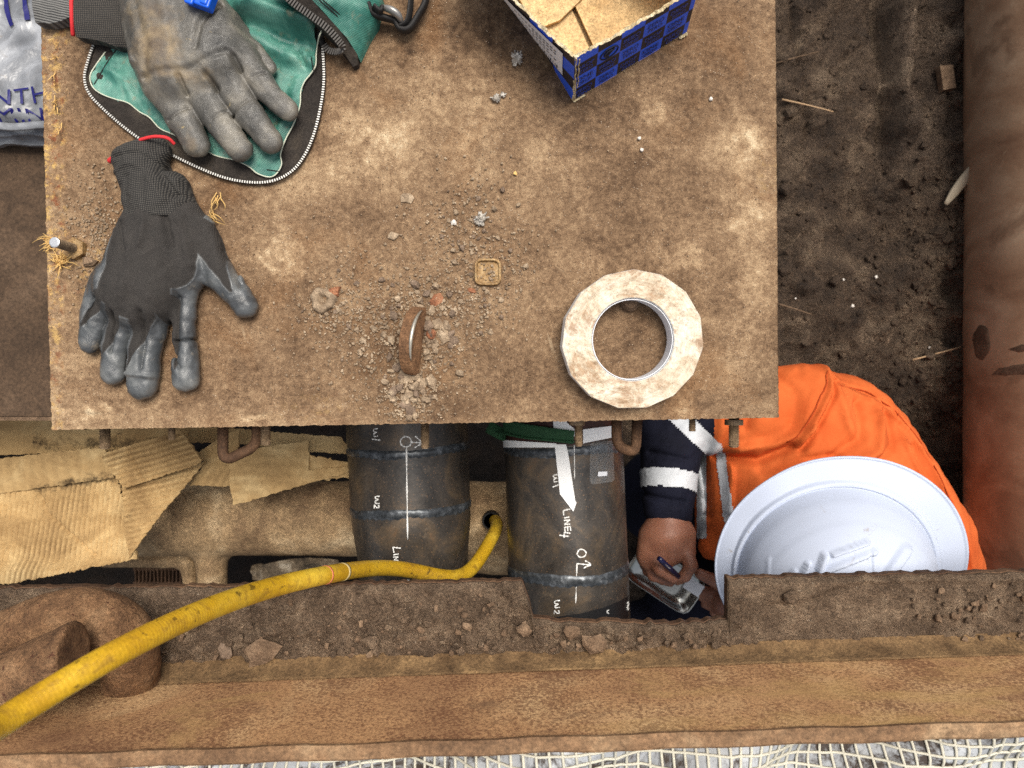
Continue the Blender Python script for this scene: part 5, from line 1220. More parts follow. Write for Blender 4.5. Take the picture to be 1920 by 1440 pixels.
patch_cyl(pr_, [(1520, 185), (1650, 165), (1656, 390), (1640, 402), (1530, 414), (1518, 400)], aR, dR, rR, .0075, M['clear'], 'clear_pouch')
patch_cyl(pr_, [(1564, 344), (1616, 342), (1616, 366), (1564, 370)], aR, dR, rR, .0092, M['label'], 'pouch_tag')
patch_cyl(pr_, [(1470, 1140), (1600, 1106), (1700, 1064), (1740, 1040), (1750, 1230), (1200, 1230), (1300, 1165)], aR, dR, rR, .0015, M['black_wrap'], 'black_wrap')
marks(pr_, aR, dR, rR, [[(1642, 1142), (1650, 1114)], [(1650, 1114), (1660, 1138)], [(1625, 1120), (1626, 1142)], [(1626, 1142), (1612, 1132), (1625, 1120)], [(1606, 1120), (1596, 1140)], [(1596, 1140), (1590, 1118)]], 'wrap_lettering', .0009)
marks(pr_, aR, dR, rR, [[(1736, 1076), (1728, 1082), (1738, 1090), (1730, 1098)], [(1734, 1102), (1726, 1108), (1737, 1114), (1730, 1120)]], 'wrap_lettering', .0009)
# green ratchet strap loop
pts = [on_cyl(*zl(x, y), aR, dR, rR+.0055) for x, y in [(1024, 118), (1060, 128), (1150, 148), (1260, 160), (1360, 168), (1428, 172)]]
V, Fc = tube(spline(pts, 6), .0105, 10, flat=(.16, 1)); gs = mesh_obj('green_strap', V, Fc, M['green'], pr_, smooth=True)
pts = [P(945, 815, -.30)]+[tuple(on_cyl(*zl(x, y), aR, dR, rR+.009)) for x, y in [(1040, 92), (1150, 112), (1300, 135), (1428, 150)]]; pts = [P(915, 800, -.31)]+pts
V, Fc = tube(spline(pts, 6), .009, 10, flat=(.16, 1)); mesh_obj('green_strap', V, Fc, M['green'], pr_, smooth=True)

# ================================================================== big rusty pipe at the right
zc = -.62; s = S(zc); rr_ = .22; cxp = None
# silhouette at px 1805: tangent line from the camera
best = None
for cxp in np.linspace(.7, 1.3, 601):
    Dd = math.hypot(cxp, CZ-zc); ang = math.atan2(cxp, CZ-zc)-math.asin(rr_/Dd)
    e = abs(math.tan(ang)*F-(1805-960))
    if best is None or e < best[0]: best = (e, cxp)
cxp = best[1]
big_o = empty('rusty_pipe', (cxp, 0, zc), 'very wide red brown rusty pipe running along the right edge, beside the man in orange', 'pipe')
path = [(cxp, y, zc) for y in np.linspace(-1.5, 1.6, 120)]
V, Fc = tube(path, rr_, 120); V = np.array(V); Nn = V-np.stack([np.full(len(V), cxp), V[:, 1], np.full(len(V), zc)], 1); Nn /= rr_
V = V+Nn*(.0012*fbm(V[:, 0]*14, V[:, 1]*10, V[:, 2]*14, o=4, seed=6))[:, None]
o = mesh_obj('pipe_shell', V, Fc, M['big_pipe'], big_o, smooth=True)
def on_big(px, py, off=.001): return on_cyl(px, py, np.array([cxp, 0, zc]), np.array([0, 1.0, 0]), rr_+off)
def blot(pts, name, mat):
    c = np.mean(pts, 0); V = [on_big(c[0], c[1], .0012)]; n = len(pts)
    for q in (.5, .8, 1.0):
        for p in pts: w = c+(np.array(p)-c)*q; V.append(on_big(w[0], w[1], .0012 if q < 1 else .0002))
    Fc = [(0, 1+i, 1+(i+1) % n) for i in range(n)]
    for k in (0, 1):
        for i in range(n): Fc.append((1+k*n+i, 1+(k+1)*n+i, 1+(k+1)*n+(i+1) % n, 1+k*n+(i+1) % n))
    mesh_obj(name, V, Fc, mat, big_o, smooth=True)
dkm = grunge('dark_damp_stain', L(84, 66, 52), L(102, 82, 66), L(122, 102, 84), 30, .7, 300, .5)
blot([(1840+16*math.cos(a)+1.5*math.sin(5*a), 642+33*math.sin(a)) for a in np.linspace(0, 6.28, 22)[:-1]], 'damp_spot', dkm)
blot([(1852, 704), (1872, 690), (1900, 684), (1940, 678), (1990, 676), (1990, 712), (1930, 704), (1880, 706)], 'dent_mark', dkm)
blot([(1890, 655), (1915, 646), (1950, 640), (1950, 654), (1910, 661)], 'dent_mark', dkm)

# ================================================================== bottom: angle beam
bm = empty('steel_beam', P(960, 1240, -.05), 'long rusty steel angle beam across the bottom with caked soil on its ledge', 'steel beam')
ang_b = math.radians(1.95); zl_ = -.055
org = np.array(P(960, 1243, zl_)); ub = np.array([math.cos(ang_b), math.sin(ang_b), 0]); vb = np.array([-ub[1], ub[0], 0])
def bpt(u, v, z): return org+ub*u+vb*v+np.array([0, 0, z-zl_])
# v runs from the web (0) towards the ledge edge (+)
def ledge_edge_px(px):
    xs_ = [-900, 0, 420, 985, 1000, 1001, 1060, 1150, 1200, 1290, 1366, 1367, 1600, 1920, 2700]; ys_ = [1108, 1104, 1101, 1091, 1138, 1160, 1168, 1167, 1169, 1171, 1164, 1086, 1080, 1074, 1060]
    return np.interp(px, xs_, ys_)
us = np.concatenate([np.linspace(-1.0, -.56, 30), np.arange(-.56, .56, .0016), np.linspace(.56, 1.0, 30)])
nvv = 64; Vl = np.zeros((len(us), nvv, 3)); 
for i, u in enumerate(us):
    base = org+ub*u
    px = 960+base[0]/S(zl_); py_e = float(ledge_edge_px(px)); ye = (720-py_e)*S(zl_); vmax = (ye-base[1])/vb[1]
    jag = .0012*float(vnoise(np.array([u*180]), np.array([3.0]))[0])*(1+.5*(1001 < px < 1366))
    vv_ = np.linspace(-.002, vmax+jag, nvv); Vl[i, :, 0] = base[0]+vb[0]*vv_; Vl[i, :, 1] = base[1]+vb[1]*vv_; Vl[i, :, 2] = vv_
VV = Vl[..., 2].copy(); Xw, Yw = Vl[..., 0], Vl[..., 1]; tt = VV/np.maximum(VV[:, -1:], 1e-6)
PXl = 960+Xw/S(zl_); PYl = 720-Yw/S(zl_)
hsoil = .005+.004*fbm(Xw*22, Yw*22, o=4, seed=2)+.0045*np.maximum(0, fbm(Xw*95, Yw*95, o=4, seed=13, g=.65))*1.6
hsoil += .0025*np.maximum(0, fbm(Xw*260, Yw*260, o=3, seed=14, g=.7))
for q in range(240):
    ux, uy = rnd.uniform(-.55, .55), rnd.uniform(.012, .06); c = bpt(ux, uy, 0); r = rnd.uniform(.003, .010)*(1.0 if rnd.random() < .8 else 1.5); a_ = rnd.uniform(0, 3.1)
    X_, Y_ = (Xw-c[0]), (Yw-c[1]); X2, Y2 = X_*math.cos(a_)+Y_*math.sin(a_), -X_*math.sin(a_)+Y_*math.cos(a_)
    dd_ = (np.abs(X2/r)**3+np.abs(Y2/(r*.7))**3); msk = np.clip(1-dd_, 0, 1); hsoil += r*.38*np.minimum(msk*2.5, 1)*.8*(1+.5*(X2/r))*(PXl < 1420)
smooth_r = sm(1366, 1450, PXl)*(1-.45*sm(1700, 1800, PXl)); hsoil = hsoil*(1-.6*smooth_r)
# thin soil at free edge, crust step near px 1370-1600
hsoil *= sm(1.0, .93, tt)*.9+.1
hsoil += .004*smooth_r*sm(10, -6, (PYl-(1128-np.clip((PXl-1480)*.35, 0, 40))+5*fbm(PXl/14, PYl/14, o=3)))*sm(1.0, .94, tt)
hsoil *= sm(0.0, .22, tt)*.9+.1
Vl[..., 2] = zl_+hsoil
o = grid_solid('soil_crust', Vl, zl_-.002, M['soil'], bm)
o["kind"] = "stuff"
# steel ledge under the soil, same outline, slightly thicker edge showing
Vs = Vl[:, [0, -1]].copy(); Vs[:, :, 2] = zl_-.0025; Vs[:, 1, 1] += .0012
grid_solid('ledge', Vs, zl_-.012, M['rust'], bm)
# web face, fillet, lip
mb = MB(); th_w = .0095; ztop = .112
ul = np.linspace(-1.0, 1.0, 260); zz_ = np.linspace(zl_-.01, ztop, 26); V = []; 
A, B = np.meshgrid(ul, zz_, indexing='ij'); Pw = org[None, None]+A[..., None]*ub; Pw[..., 2] = B; wob = .0008*fbm(A*8, B*8, o=3); Pw = Pw+wob[..., None]*vb
n1, n2 = A.shape; V = Pw.reshape(-1, 3); V2 = V-vb*th_w; idx = np.arange(n1*n2).reshape(n1, n2)
f1 = np.stack([idx[:-1, :-1], idx[:-1, 1:], idx[1:, 1:], idx[1:, :-1]], -1).reshape(-1, 4); f2 = f1[:, ::-1]+n1*n2
o = mesh_obj('web', np.concatenate([V, V2]), np.concatenate([f1, f2]), M['beam_face'], bm, smooth=True)
lipm = grunge('worn_lip_steel', L(112, 84, 60), L(142, 110, 80), L(176, 146, 112), 20, .75, 260, .6, speck=L(205, 188, 160), sth=.78)
pr_l = [(.0012, -.004), (.0016, .0), (-.0005, .0018), (-.009, .0018), (-.0112, 0), (-.0112, -.01)]; V = []; Fc = []
for i, u in enumerate(ul):
    for (v, z) in pr_l: V.append(bpt(u, v+.0006*math.sin(u*60), ztop+z+.0006*float(vnoise(np.array([u*70]), np.array([v*900]))[0])))
for i in range(len(ul)-1):
    for k in range(5): Fc.append((i*6+k, (i+1)*6+k, (i+1)*6+k+1, i*6+k+1))
mesh_obj('top_lip', V, Fc, lipm, bm, smooth=False)
A, B = np.meshgrid(np.linspace(-1, 1, 900), np.linspace(0, 1, 14), indexing='ij'); v_ = .001+(.014+.006*sm(.15, -.2, A))*B; z_ = zl_+.024*(1-B)**2.0+.003+.0012*fbm(A*60, B*3, o=4, seed=3)+.0018*np.maximum(0, fbm(A*170, B*5, o=3, seed=5))*(A < 0)
Pf = org[None, None]+A[..., None]*ub+v_[..., None]*vb; Pf[..., 2] = z_
grid_solid('ochre_fillet', Pf, zl_-.001, M['ochre'], bm)
# clods lying on the ledge soil
cl = []
vcl = []
for i in range(12):
    V, Fc = rock_vf(1.0, 700+i, (.4, .55, .7)[i % 3], 7+i % 3); me = bpy.data.meshes.new('dirt_clod'); me.from_pydata(V, [], Fc); me.materials.append((M['soil'], M['clod'])[i % 2]); vcl.append(me)
for i in range(230):
    px = rnd.choice([rnd.uniform(330, 1000), rnd.uniform(500, 1300), rnd.uniform(600, 1350), rnd.uniform(1700, 1930)]); r = .0014+.0036*rnd.random()**2.2
    u = (px-960)*S(zl_); e = float(ledge_edge_px(px)); y_ = rnd.uniform(e+14, 1215-.022*(px-960)); q = P(px, y_, zl_)
    o = bpy.data.objects.new('dirt_clod', vcl[i % 12]); o.location = (q[0], q[1], zl_+.010+(.002 if px < 1366 else -.003)); o.scale = (r*rnd.uniform(.8, 1.4), r, r*.8); o.rotation_euler = (rnd.uniform(-.4, .4), rnd.uniform(-.4, .4), rnd.uniform(0, 6)); link(o)
    tag(o, 'small brown dirt clod among many on the soil covered beam ledge', 'dirt clod', 'clods on the beam ledge')
def led_rock(px, py, r, lab, seed, fl=.35, sx=1.3, mat='clod', rz=0):
    r *= .8; V, Fc = rock_vf(r, seed, fl, 9); V = [(v[0]*sx, v[1], v[2]) for v in V]; q = P(px, py, zl_); tag(mesh_obj('dirt_clod' if fl > .3 else 'rust_scale', xf(V, (q[0], q[1], zl_+.012), rz), Fc, M[mat]), lab, 'clod' if fl > .3 else 'scale')
led_rock(497, 1215, .019, 'large flat brown scale plate on the ledge right of the hose', 801, .14, 1.35, 'clod', .2)
led_rock(430, 1214, .011, 'small slanted grey scale beside the large flat scale', 802, .2, .8, 'flake_dark', .6)
led_rock(982, 1172, .011, 'rounded clod on the ledge below the left corner of the notch', 803, .55, .9)
led_rock(1070, 1176, .012, 'lumpy clod on the ledge right below the right pipe', 804, .6, 1.0)
led_rock(1112, 1200, .015, 'widest flat clod on the ledge below the notch', 805, .4, 1.3)
led_rock(700, 1196, .011, 'oblong clod on the ledge below the left pipe', 806, .45, 1.2, 'soil')
led_rock(1475, 1112, .010, 'cracked clod near the ledge edge under the white hard hat', 807, .5, 1.0, 'soil')

# ================================================================== lifting shackle at the lower left
shk = empty('lifting_shackle', P(245, 1262, zl_), 'thick rusty curved shackle bar at the lower left under the yellow hose', 'shackle')
bow = spline([P(-150, 1262, .0), P(-70, 1232, .012), P(20, 1196, .02), (P(100, 1165, .025)), P(168, 1158, .022), P(224, 1184, .012), P(243, 1226, -.006), P(246, 1300, -.04)], 3)
prs = [cap(bow[i], bow[i+1], .0262, k=.004) for i in range(len(bow)-1)]
def modS(X, Y, Z, D): return D+.0022*fbm(X*45, Y*45, Z*45, o=5, seed=24, g=.6)
V, Q = sdf(prs, .0024, modS, pad=.006); mesh_obj('bow', V, Q, M['shk'], shk, smooth=True)
ex_ = P(137, 1225, .085)[0]
def modP(X, Y, Z, D):
    D = np.maximum(D, X-ex_); q = .004; D = np.where((D > -q) & (X > ex_-q), D, D)
    return D+.0018*fbm(X*50, Y*50, Z*50, o=5, seed=25, g=.6)
V, Q = sdf([cap(P(-160, 1385, .045), P(10, 1290, .075), .029, .028, k=.003), cap(P(10, 1290, .075), P(165, 1215, .085), .028, .026, k=.003)], .0024, modP, pad=.006); mesh_obj('pin', V, Q, M['shk'], shk, smooth=True)

# ================================================================== yellow hose
hp = [(-70, 1402, .32), (0, 1356, .285), (120, 1281, .255), (250, 1206, .215), (400, 1136, .13), (520, 1098, .03), (600, 1080, -.02), (660, 1069, -.09), (730, 1063, -.17), (790, 1073, -.21), (835, 1083, -.235), (868, 1080, -.262), (893, 1058, -.292), (913, 1025, -.33), (930, 995, -.37), (932, 978, -.41), (922, 972, -.46)]
hpw = spline([P(*q) for q in hp], 12); seg = 20
for _ in range(60): hpw[1:-1] = hpw[1:-1]*.5+(hpw[:-2]+hpw[2:])*.25
V, Fc = tube(hpw, np.interp(np.arange(len(hpw)), [0, 60, len(hpw)-1], [.0084, .0092, .0092]), seg); o = mesh_obj('yellow_hose', V, Fc, M['hose'], smooth=True)
dl = np.concatenate([[0], np.cumsum(np.linalg.norm(np.diff(hpw, axis=0), axis=1))]); attr(o, 'along', np.repeat(dl*1000/3.0, seg))
hose_o = o
for (px_, col_, w_) in ((612, 'pink', 1), (640, 'grey', 2)):
    kk = int(np.argmin(np.abs(960+hpw[:, 0]/((CZ-hpw[:, 2])/F)-px_)+(hpw[:, 2] < -.3)*999)); p0 = hpw[kk]; t0 = hpw[kk+1]-hpw[kk-1]; t0 /= np.linalg.norm(t0)
    V, Fc = tube([p0-t0*.0012*w_, p0, p0+t0*.0012*w_], .0095, 20); mesh_obj('tape_ring', V, Fc, plain('ring_'+col_, L(206, 120, 90) if col_ == 'pink' else L(186, 168, 120), .6), hose_o, smooth=True)
tag(o, 'scuffed yellow rubber hose running over the beam to a socket between the dark pipes', 'hose')

# ================================================================== netting below the beam
nb = empty('netting_bundle', P(1200, 1430, .02), 'white mesh netting wrapped over pale and dark filling below the beam', 'netting')
def znet(x, y): return .02+.02*np.sin(x/150.)+.016*np.sin(x/61.+y/40.)+.006*fbm(x/50, y/50, o=3, seed=9)
fil = Mat('netted_filling', .7); fm = fil.noise(9, 5, .6, .8); fil.col(fil.mix(fil.ramp(fil.noise(14, 7, .75, .4), [(.47, 0.0), (.56, 1.0)]), fil.ramp(fm, [(.3, L(128, 132, 138)), (.7, L(190, 194, 198))]), L(56, 46, 40))); fil.bump(fil.noise(120, 5), .5, .002)
xs = np.arange(-200, 2140, 8.0); ys = np.arange(1330, 1640, 8.0); A, B = np.meshgrid(xs, ys, indexing='ij'); s = S(.02)
grid_solid('filling', np.stack([(A-960)*s, (720-B)*s, znet(A, B)], -1), -.03, fil.m, nb)
mb = MB()
def wx2(a, b): return a+7*math.sin(b/60+a/130)+6*math.sin(a/85.), b+9*math.sin(a/120.)+3*math.sin(a/47.)
for i in range(-8, 92):
    a0 = i*21.5; pts = []
    for b in np.arange(1330, 1640, 8): x, y = wx2(a0, b); q = P(x, y, .02); pts.append((q[0], q[1], float(znet(x, y))+.0012))
    mb.add(*tube(pts, .0014, 5, cap=False))
for j in range(12):
    b0 = 1336+j*24; pts = []
    for a in np.arange(-190, 2130, 9): x, y = wx2(a, b0); q = P(x, y, .02); pts.append((q[0], q[1], float(znet(x, y))+.0014))
    mb.add(*tube(pts, .0014, 5, cap=False))
mb.build('net', M['net'], nb, smooth=True)

# ================================================================== the man
root = empty('person', P(1500, 1000, -.75), 'man in orange and navy shirt and white hard hat crouching beside the right dark pipe', 'person')
# skeleton, in photo pixels with heights
def J(px, py, z): return P(px, py, z)
def rz(rpx, z): return rpx*S(z)
sh_r, el_r, wr_r = J(1490, 770, -.44), J(1268, 775, -.47), J(1252, 965, -.435)
neck = J(1590, 985, -.42); chest = J(1560, 960, -.56); pelvis = J(1640, 960, -.80)
sh_l = J(1700, 1040, -.50); el_l = J(1600, 1230, -.56); wr_l = J(1430, 1165, -.475)
body = [cap(pelvis, chest, .11, .12, .03), cap(chest, neck, .10, .05, .03), cap(neck, J(1565, 1060, -.31), .05, .085, .02), cap(chest, sh_r, .09, .05, .03), cap(chest, sh_l, .09, .05, .03),
        cap(sh_r, el_r, .046, .038, .02), cap(el_r, wr_r, .038, .026, .015), cap(sh_l, el_l, .046, .038, .02), cap(el_l, wr_l, .038, .026, .015),
        cap(pelvis, J(1330, 1120, -.68), .09, .06, .03), cap(pelvis, J(1420, 900, -.70), .09, .06, .03), cap(J(1330, 1120, -.68), J(1380, 1150, -.84), .055, .04, .02), cap(J(1420, 900, -.70), J(1480, 940, -.84), .055, .04, .02)]
hr = [cap(wr_r, J(1252, 1000, -.43), .027, .034, .012), cap(J(1228, 1008, -.435), J(1222, 1042, -.435), .026, .024, .012), cap(J(1276, 1004, -.43), J(1284, 1034, -.425), .024, .017, .012), cap(J(1250, 1005, -.43), J(1248, 1035, -.428), .032, .024, .012),
      # index curls round the pen
      cap(J(1286, 1032, -.415), J(1295, 1060, -.405), .0115, .0105, .005), cap(J(1295, 1060, -.405), J(1284, 1080, -.412), .0100, .0092, .003), cap(J(1284, 1080, -.412), J(1270, 1088, -.425), .0090, .0078, .003),
      # thumb
      cap(J(1222, 1040, -.425), J(1238, 1066, -.412), .0125, .0115, .005), cap(J(1238, 1066, -.412), J(1262, 1084, -.412), .0112, .0088, .003),
      # middle, ring, little: curled under
      cap(J(1216, 1048, -.437), J(1226, 1078, -.437), .0110, .0105, .004), cap(J(1226, 1078, -.437), J(1256, 1090, -.442), .0100, .0085, .003), cap(J(1210, 1042, -.45), J(1216, 1070, -.455), .0100, .0095, .004), cap(J(1216, 1070, -.455), J(1242, 1088, -.46), .0095, .0080, .003), cap(J(1204, 1034, -.46), J(1210, 1060, -.468), .0092, .0085, .004), cap(J(1210, 1060, -.468), J(1232, 1078, -.474), .0085, .0072, .003)]
hl = [cap(wr_l, J(1395, 1140, -.475), .026, .030, .012), cap(J(1395, 1140, -.475), J(1362, 1128, -.475), .032, .026, .012),
      # thumb on top of the tray, long
      cap(J(1392, 1118, -.455), J(1350, 1094, -.445), .0125, .0115, .005), cap(J(1350, 1094, -.445), J(1312, 1076, -.447), .0110, .0085, .003),
      # four fingers under and along its edge, unequal
      cap(J(1365, 1122, -.475), J(1335, 1112, -.478), .0105, .0100, .004), cap(J(1335, 1112, -.478), J(1308, 1106, -.490), .0098, .0080, .002), cap(J(1368, 1134, -.478), J(1336, 1127, -.480), .0105, .0098, .004), cap(J(1336, 1127, -.480), J(1316, 1118, -.492), .0096, .0080, .002),
      cap(J(1372, 1146, -.480), J(1345, 1141, -.482), .0100, .0092, .004), cap(J(1345, 1141, -.482), J(1322, 1132, -.494), .0090, .0076, .002), cap(J(1380, 1158, -.484), J(1358, 1154, -.486), .0092, .0084, .004), cap(J(1358, 1154, -.486), J(1338, 1148, -.496), .0082, .0070, .002)]
V, Q = sdf(body+hr+hl, .0030, pad=.01)
mesh_obj('body', V, Q, M['skin'], root, smooth=True)
# shirt
k_ = .018
shirt = [cap(J(1505, 905, -.545), J(1602, 1052, -.545), rz(216, -.545), rz(206, -.545), k_), cap(J(1560, 900, -.60), J(1620, 1000, -.74), .15, .15, k_),
         cap(J(1500, 765, -.45), J(1400, 775, -.46), rz(84, -.45), rz(80, -.45), .02), cap(J(1400, 775, -.46), J(1290, 778, -.475), rz(80, -.45), rz(66, -.46), .02),
         cap(J(1290, 778, -.475), J(1262, 820, -.47), rz(62, -.47), rz(60, -.47), .014), cap(J(1262, 820, -.47), J(1253, 952, -.44), rz(62, -.46), rz(47, -.44), .012),
         cap(J(1404, 880, -.50), J(1402, 990, -.51), rz(88, -.52), rz(84, -.53), .02), cap(J(1690, 1050, -.48), J(1640, 1200, -.52), rz(98, -.5), rz(80, -.5), .03), cap(J(1640, 1200, -.52), J(1470, 1172, -.485), rz(75, -.5), rz(46, -.48), .02),
         cap(J(1355, 1000, -.49), J(1335, 1022, -.49), rz(30, -.49), rz(24, -.49), .012)]
folds = [([(1548, 688), (1540, 730), (1510, 780), (1475, 832)], 5, -.0045), ([(1556, 690), (1550, 735), (1520, 788), (1482, 840)], 4, .004), ([(1470, 835), (1420, 862), (1360, 860)], 8, .007), ([(1500, 800), (1440, 830), (1380, 842)], 10, -.006), ([(1450, 700), (1480, 740), (1470, 790)], 10, .003),
         ([(1600, 760), (1585, 820), (1530, 850)], 9, .0045), ([(1640, 780), (1615, 840), (1570, 862)], 8, -.0045), ([(1660, 770), (1650, 830), (1600, 866)], 8, .0045), ([(1570, 715), (1640, 740), (1700, 790), (1750, 860), (1785, 950), (1800, 1060)], 6, .0055), ([(1585, 722), (1650, 752), (1705, 805), (1745, 870), (1772, 960)], 7, -.005),
         ([(1700, 840), (1730, 900), (1745, 960)], 8, .004), ([(1680, 830), (1705, 885)], 7, -.004), ([(1560, 740), (1570, 800)], 9, -.003), ([(1400, 740), (1390, 800)], 8, .004), ([(1350, 720), (1345, 850)], 8, -.003), ([(1420, 880), (1480, 855), (1540, 850)], 7, .004), ([(1225, 850), (1285, 862)], 5, .003), ([(1215, 930), (1280, 940)], 5, .003), ([(1340, 860), (1345, 980)], 4, .004), ([(1372, 870), (1368, 960)], 4, -.004)]
def modJ(X, Y, Z, D):
    s = S(-.42); x2, y2 = 960+X[:, :, 0]/s, 720-Y[:, :, 0]/s; a = np.zeros_like(x2)
    for pl, w, k in folds: a = a+2.0*k*np.exp(-(d_line(x2, y2, pl)/(w*1.15))**2)
    a = a+.005*fbm(x2/60, y2/60, o=2, seed=33)+.0022*fbm((x2+y2)/18, (x2-y2)/60, o=2, seed=34)
    D = D+a[:, :, None]
    return D
V, Q = sdf(shirt, .0028, modJ, pad=.012)
Zn = V
bi, bt = nearest(V, shirt)
fc = V[Q].mean(1); fbi, fbt = nearest(fc, shirt)
spx, spy = 960+fc[:, 0]/((CZ-fc[:, 2])/F), 720-fc[:, 1]/((CZ-fc[:, 2])/F)
is_navy = (fbi == 4) | (fbi == 5) | ((fbi == 3) & (fbt > .62)) | ((fbi == 8) & (fbt > .3)) | ((spx < 1303) & (spy > 780) & (fbi != 9))
front = (fbi == 6) & (fc[:, 2] < -.40)
jk = mesh_obj('work_shirt', V, Q, None, root, smooth=True, mats=[M['orange'], M['navy']], midx=is_navy.astype(int))
nr = normals(jk)
# silver tapes: strips of the shirt surface lifted a little
def strip(mask, name, off=.0014):
    fq = Q[mask]
    if not len(fq): return
    lab = np.arange(len(V))
    for _ in range(400):
        mn = lab[fq].min(1); new = lab.copy(); np.minimum.at(new, fq.ravel(), np.repeat(mn, 4))
        if (new == lab).all(): break
        lab = new
    fl = lab[fq[:, 0]]; u_, c_ = np.unique(fl, return_counts=True); u_ = u_[c_ > 8]; fq = fq[fl == max(u_, key=lambda q: V[fq[fl == q], 2].mean())] if len(u_) else fq
    uq, inv = np.unique(fq, return_inverse=True); inv = inv.reshape(fq.shape)
    o = mesh_obj(name, V[uq]+nr[uq]*off, inv, M['reflect'], jk, smooth=True); return o
strip(((fbi == 5) & (fbt > .52) & (fbt < .76)), 'silver_tape')
ax_ = (spx-1272)*.6+(spy-786)*(-.0)
strip((d_line(spx, spy, [(1268, 776), (1305, 812), (1338, 842)]) < 17) & (fbi < 6) & (fbi > 1), 'silver_tape')
strip((spx > 1308) & (spx < 1326) & (spy > 848) & (spy < 1010) & (fbi != 5), 'silver_tape')
strip((np.abs(spx-(1352+(spy-850)*.12)) < 9) & (spy > 848) & (spy < 980) & (fbi != 5), 'silver_tape')
# seams
mb = MB()
def surf_line(pts, r=.0011):
    out = []
    for q in spline(pts, 6):
        d_ = (spx-q[0])**2+(spy-q[1])**2-fc[:, 2]*60; k = int(np.argmin(np.where((spx-q[0])**2+(spy-q[1])**2 < 40, -fc[:, 2], 9))); out.append(fc[k]+np.array([0, 0, .0006]))
    out = np.array(out); out[1:-1] = (out[:-2]+out[1:-1]+out[2:])/3; return tube(out, r, 6)
mb.add(*surf_line([(1548, 692), (1543, 728), (1515, 780), (1478, 834)])); mb.add(*surf_line([(1575, 716), (1640, 738), (1700, 788), (1748, 856), (1782, 945)], .0008))
mb.build('seam', M['seam'], jk, smooth=True)
# trousers
tr_p = [cap(J(1640, 970, -.80), J(1300, 1120, -.66), .115, .078, .03), cap(J(1640, 930, -.80), J(1240, 930, -.68), .115, .085, .03), cap(J(1300, 1120, -.66), J(1400, 1160, -.86), .075, .05, .02), cap(J(1240, 930, -.68), J(1420, 940, -.86), .08, .05, .02), cap(J(1210, 1200, -.64), J(1350, 1180, -.66), .07, .07, .03)]
def modT(X, Y, Z, D): return D+.004*fbm(X*18, Y*18, Z*18, o=3, seed=3)
Vt, Qt = sdf(tr_p, .006, modT, pad=.014); mesh_obj('trousers', Vt, Qt, M['navy'], root, smooth=True)
# boots
Vb, Qb = sdf([cap(J(1400, 1160, -.84), J(1330, 1150, -.85), .04, .035, .01), cap(J(1420, 940, -.84), J(1350, 935, -.85), .04, .035, .01)], .005); mesh_obj('boots', Vb, Qb, M['black'], root, smooth=True)
# hard hat
hat = None
NA, NR = 360, 90
hc = np.array(P(1560, 1072, -.235)); nrmh = Vector((-.10, -.30, .95)).normalized(); Rh = Vector((0, 0, 1)).rotation_difference(nrmh).to_matrix()
axd = np.array([math.cos(math.radians(24)), math.sin(math.radians(24))])      # back-front axis of the shell
brim_c = np.array([.012, .003]); V = []; Fc = []
rs = np.concatenate([np.linspace(0, .72, 100), np.linspace(.73, 1, 38)]); NR = len(rs)
HR = [([(1562, 1038), (1626, 1016)], 4, .004), ([(1535, 1075), (1640, 1034)], 5, .003), ([(1664, 1078), (1698, 1030)], 9, .005), ([(1474, 1092), (1488, 1070)], 4, .005), ([(1500, 1084), (1514, 1056)], 4, .006), ([(1536, 1066), (1545, 1040)], 5, .006), ([(1438, 1100), (1441, 1035)], 3, .0015), ([(1636, 1090), (1632, 1036)], 3, -.0015)]
def hat_pt(t, a):
    c, s_ = math.cos(a), math.sin(a); Rd = .117
    if t <= .72:
        q = t/.72; x, y = Rd*q*c, Rd*q*s_; z = .100*(1-q**2.6)**.62 if q < 1 else 0
        z = z*1.0+.018; al = x*axd[0]+y*axd[1]; ac = -x*axd[1]+y*axd[0]
        env = float(sm(1.0, .75, q))
        for off, w, hgt, l0, l1 in []:
            z += hgt*float(sm(w, w*.45, abs(ac-off)))*float(sm(l0-.004, l0+.012, al))*float(sm(l1+.004, l1-.020, al))
        z -= .0015*float(sm(.86, .9, q))*float(sm(.99, .95, q))
    else:
        q = (t-.72)/.28
        x0, y0 = Rd*c, Rd*s_; x1, y1 = brim_c[0]+.157*c, brim_c[1]+.152*s_
        x, y = x0+(x1-x0)*q, y0+(y1-y0)*q; z = .018*(1-sm(0, .10, q))+.0065*float(sm(.06, .12, q)*sm(.30, .22, q))-.016*q**1.4*0.9+.0008*float(sm(.12, .3, q))*math.sin(a*9)*(math.sin(a) > 0)+.0022*float(sm(.90, .96, q))*float(sm(1.02, .985, q))
        z = float(z)+.0025*float(sm(.10, .16, q))*float(math.cos(a*1-1.2) > .2)*float(sm(.55, .3, q))*0
    return x, y, z
for t in rs:
    for k in range(NA):
        a = 2*math.pi*k/NA; x, y, z = hat_pt(t, a); w = Rh @ Vector((x, y, z)); V.append((hc[0]+w[0], hc[1]+w[1], hc[2]+w[2]))
V = np.array(V); Dz = (CZ-V[:, 2])/F; ex, ey = 960+V[:, 0]/Dz, 720-V[:, 1]/Dz; dsp = np.zeros(len(V)); inner_ = np.repeat(rs < .66, NA)
for (pl, w, hg) in HR: dsp += 1.4*hg*sm(w*1.5, w*.75, d_line(ex, ey, pl))
V = V+np.array(nrmh)[None, :]*(dsp*inner_)[:, None]
for j in range(NR-1):
    for k in range(NA): Fc.append((j*NA+k, (j+1)*NA+k, (j+1)*NA+(k+1) % NA, j*NA+(k+1) % NA))
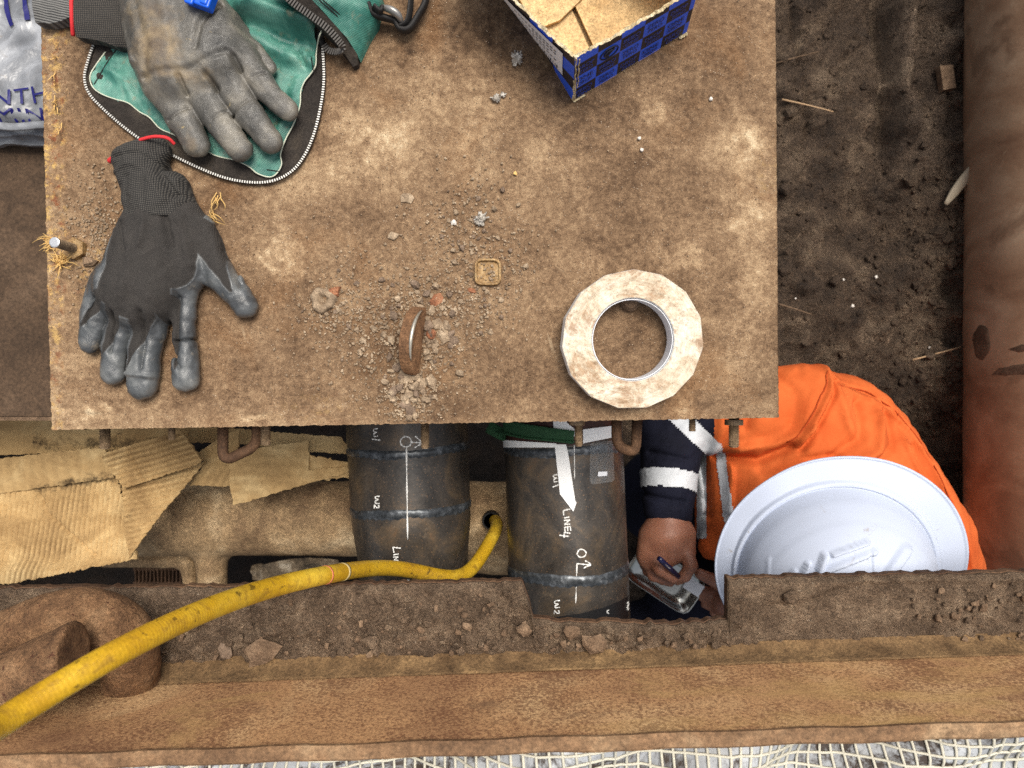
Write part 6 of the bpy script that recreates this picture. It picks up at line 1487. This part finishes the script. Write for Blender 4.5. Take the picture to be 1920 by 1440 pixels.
hat = mesh_obj('hard_hat', V, Fc, M['hat'], root, smooth=True); sdm = hat.modifiers.new('s', 'SOLIDIFY'); sdm.thickness = .003; sdm.offset = -1
hat["label"] = 'white wide brimmed hard hat with raised ridges'
# pen and tray
V, Fc = tube([J(1236, 1047, -.372), J(1240, 1051, -.376), J(1252, 1062, -.388), J(1272, 1081, -.408)], [.0038, .0042, .0042, .0040], 14)
pen = empty('marker_pen', J(1255, 1065, -.39), 'short dark blue marker pen held in the man\'s right hand', 'pen'); mesh_obj('barrel', V, Fc, M['pen'], pen, smooth=True)
V, Fc = tube([J(1272, 1081, -.408), J(1276, 1085, -.412), J(1281, 1090, -.418)], [.0030, .0022, .0008], 12); mesh_obj('nib', V, Fc, M['black'], pen, smooth=True)
V, Fc = tube([J(1240, 1051, -.3715), J(1256, 1066, -.386)], [.0010, .0010], 6); mesh_obj('clip', V, Fc, M['bright_steel'], pen)
zt = -.50; A_, B_, C_, D_ = [np.array(P(*q, zt)) for q in ((1285, 1152), (1322, 1090), (1210, 1010), (1160, 1075))]
ty = empty('metal_tray', tuple((A_+C_)/2), 'shiny shallow metal tray held in the man\'s left hand beside the right pipe', 'tray')
V = []; Fc = []; cen = (A_+B_+C_+D_)/4; nn = 40
def trp(q, z):
    out = []
    for k in range(nn):
        a = 2*math.pi*k/nn; c, s_ = math.cos(a), math.sin(a); m_ = (abs(c)**7+abs(s_)**7)**(-1/7); u, v = c*m_*q, s_*m_*q
        e1 = (A_+B_-C_-D_)/4; e2 = (B_+C_-A_-D_)/4; out.append(cen+e1*u+e2*v+np.array([0, 0, z]))
    return out
for q, z in [(.90, 0), (.96, .012), (1.0, .014), (1.0, .012), (.94, .012), (.88, .0015), (.5, .001)]: V += trp(q, z)
for i in range(6):
    for k in range(nn): Fc.append((i*nn+k, i*nn+(k+1) % nn, (i+1)*nn+(k+1) % nn, (i+1)*nn+k))
Fc.append(tuple(6*nn+k for k in range(nn))); Fc.append(tuple(range(nn-1, -1, -1)))
mesh_obj('tray_shell', V, Fc, M['stainless'], ty, smooth=True)
mb = MB(); e1 = (A_+B_-C_-D_); e1 /= np.linalg.norm(e1); c = np.array(P(1300, 1100, zt+.02)); mb.box(tuple(c), (.03, .02, .004), Matrix.Rotation(math.atan2(e1[1], e1[0]), 3, 'Z')); mb.build('end_plate', M['bright_steel'], ty)
bpy.context.view_layer.update()
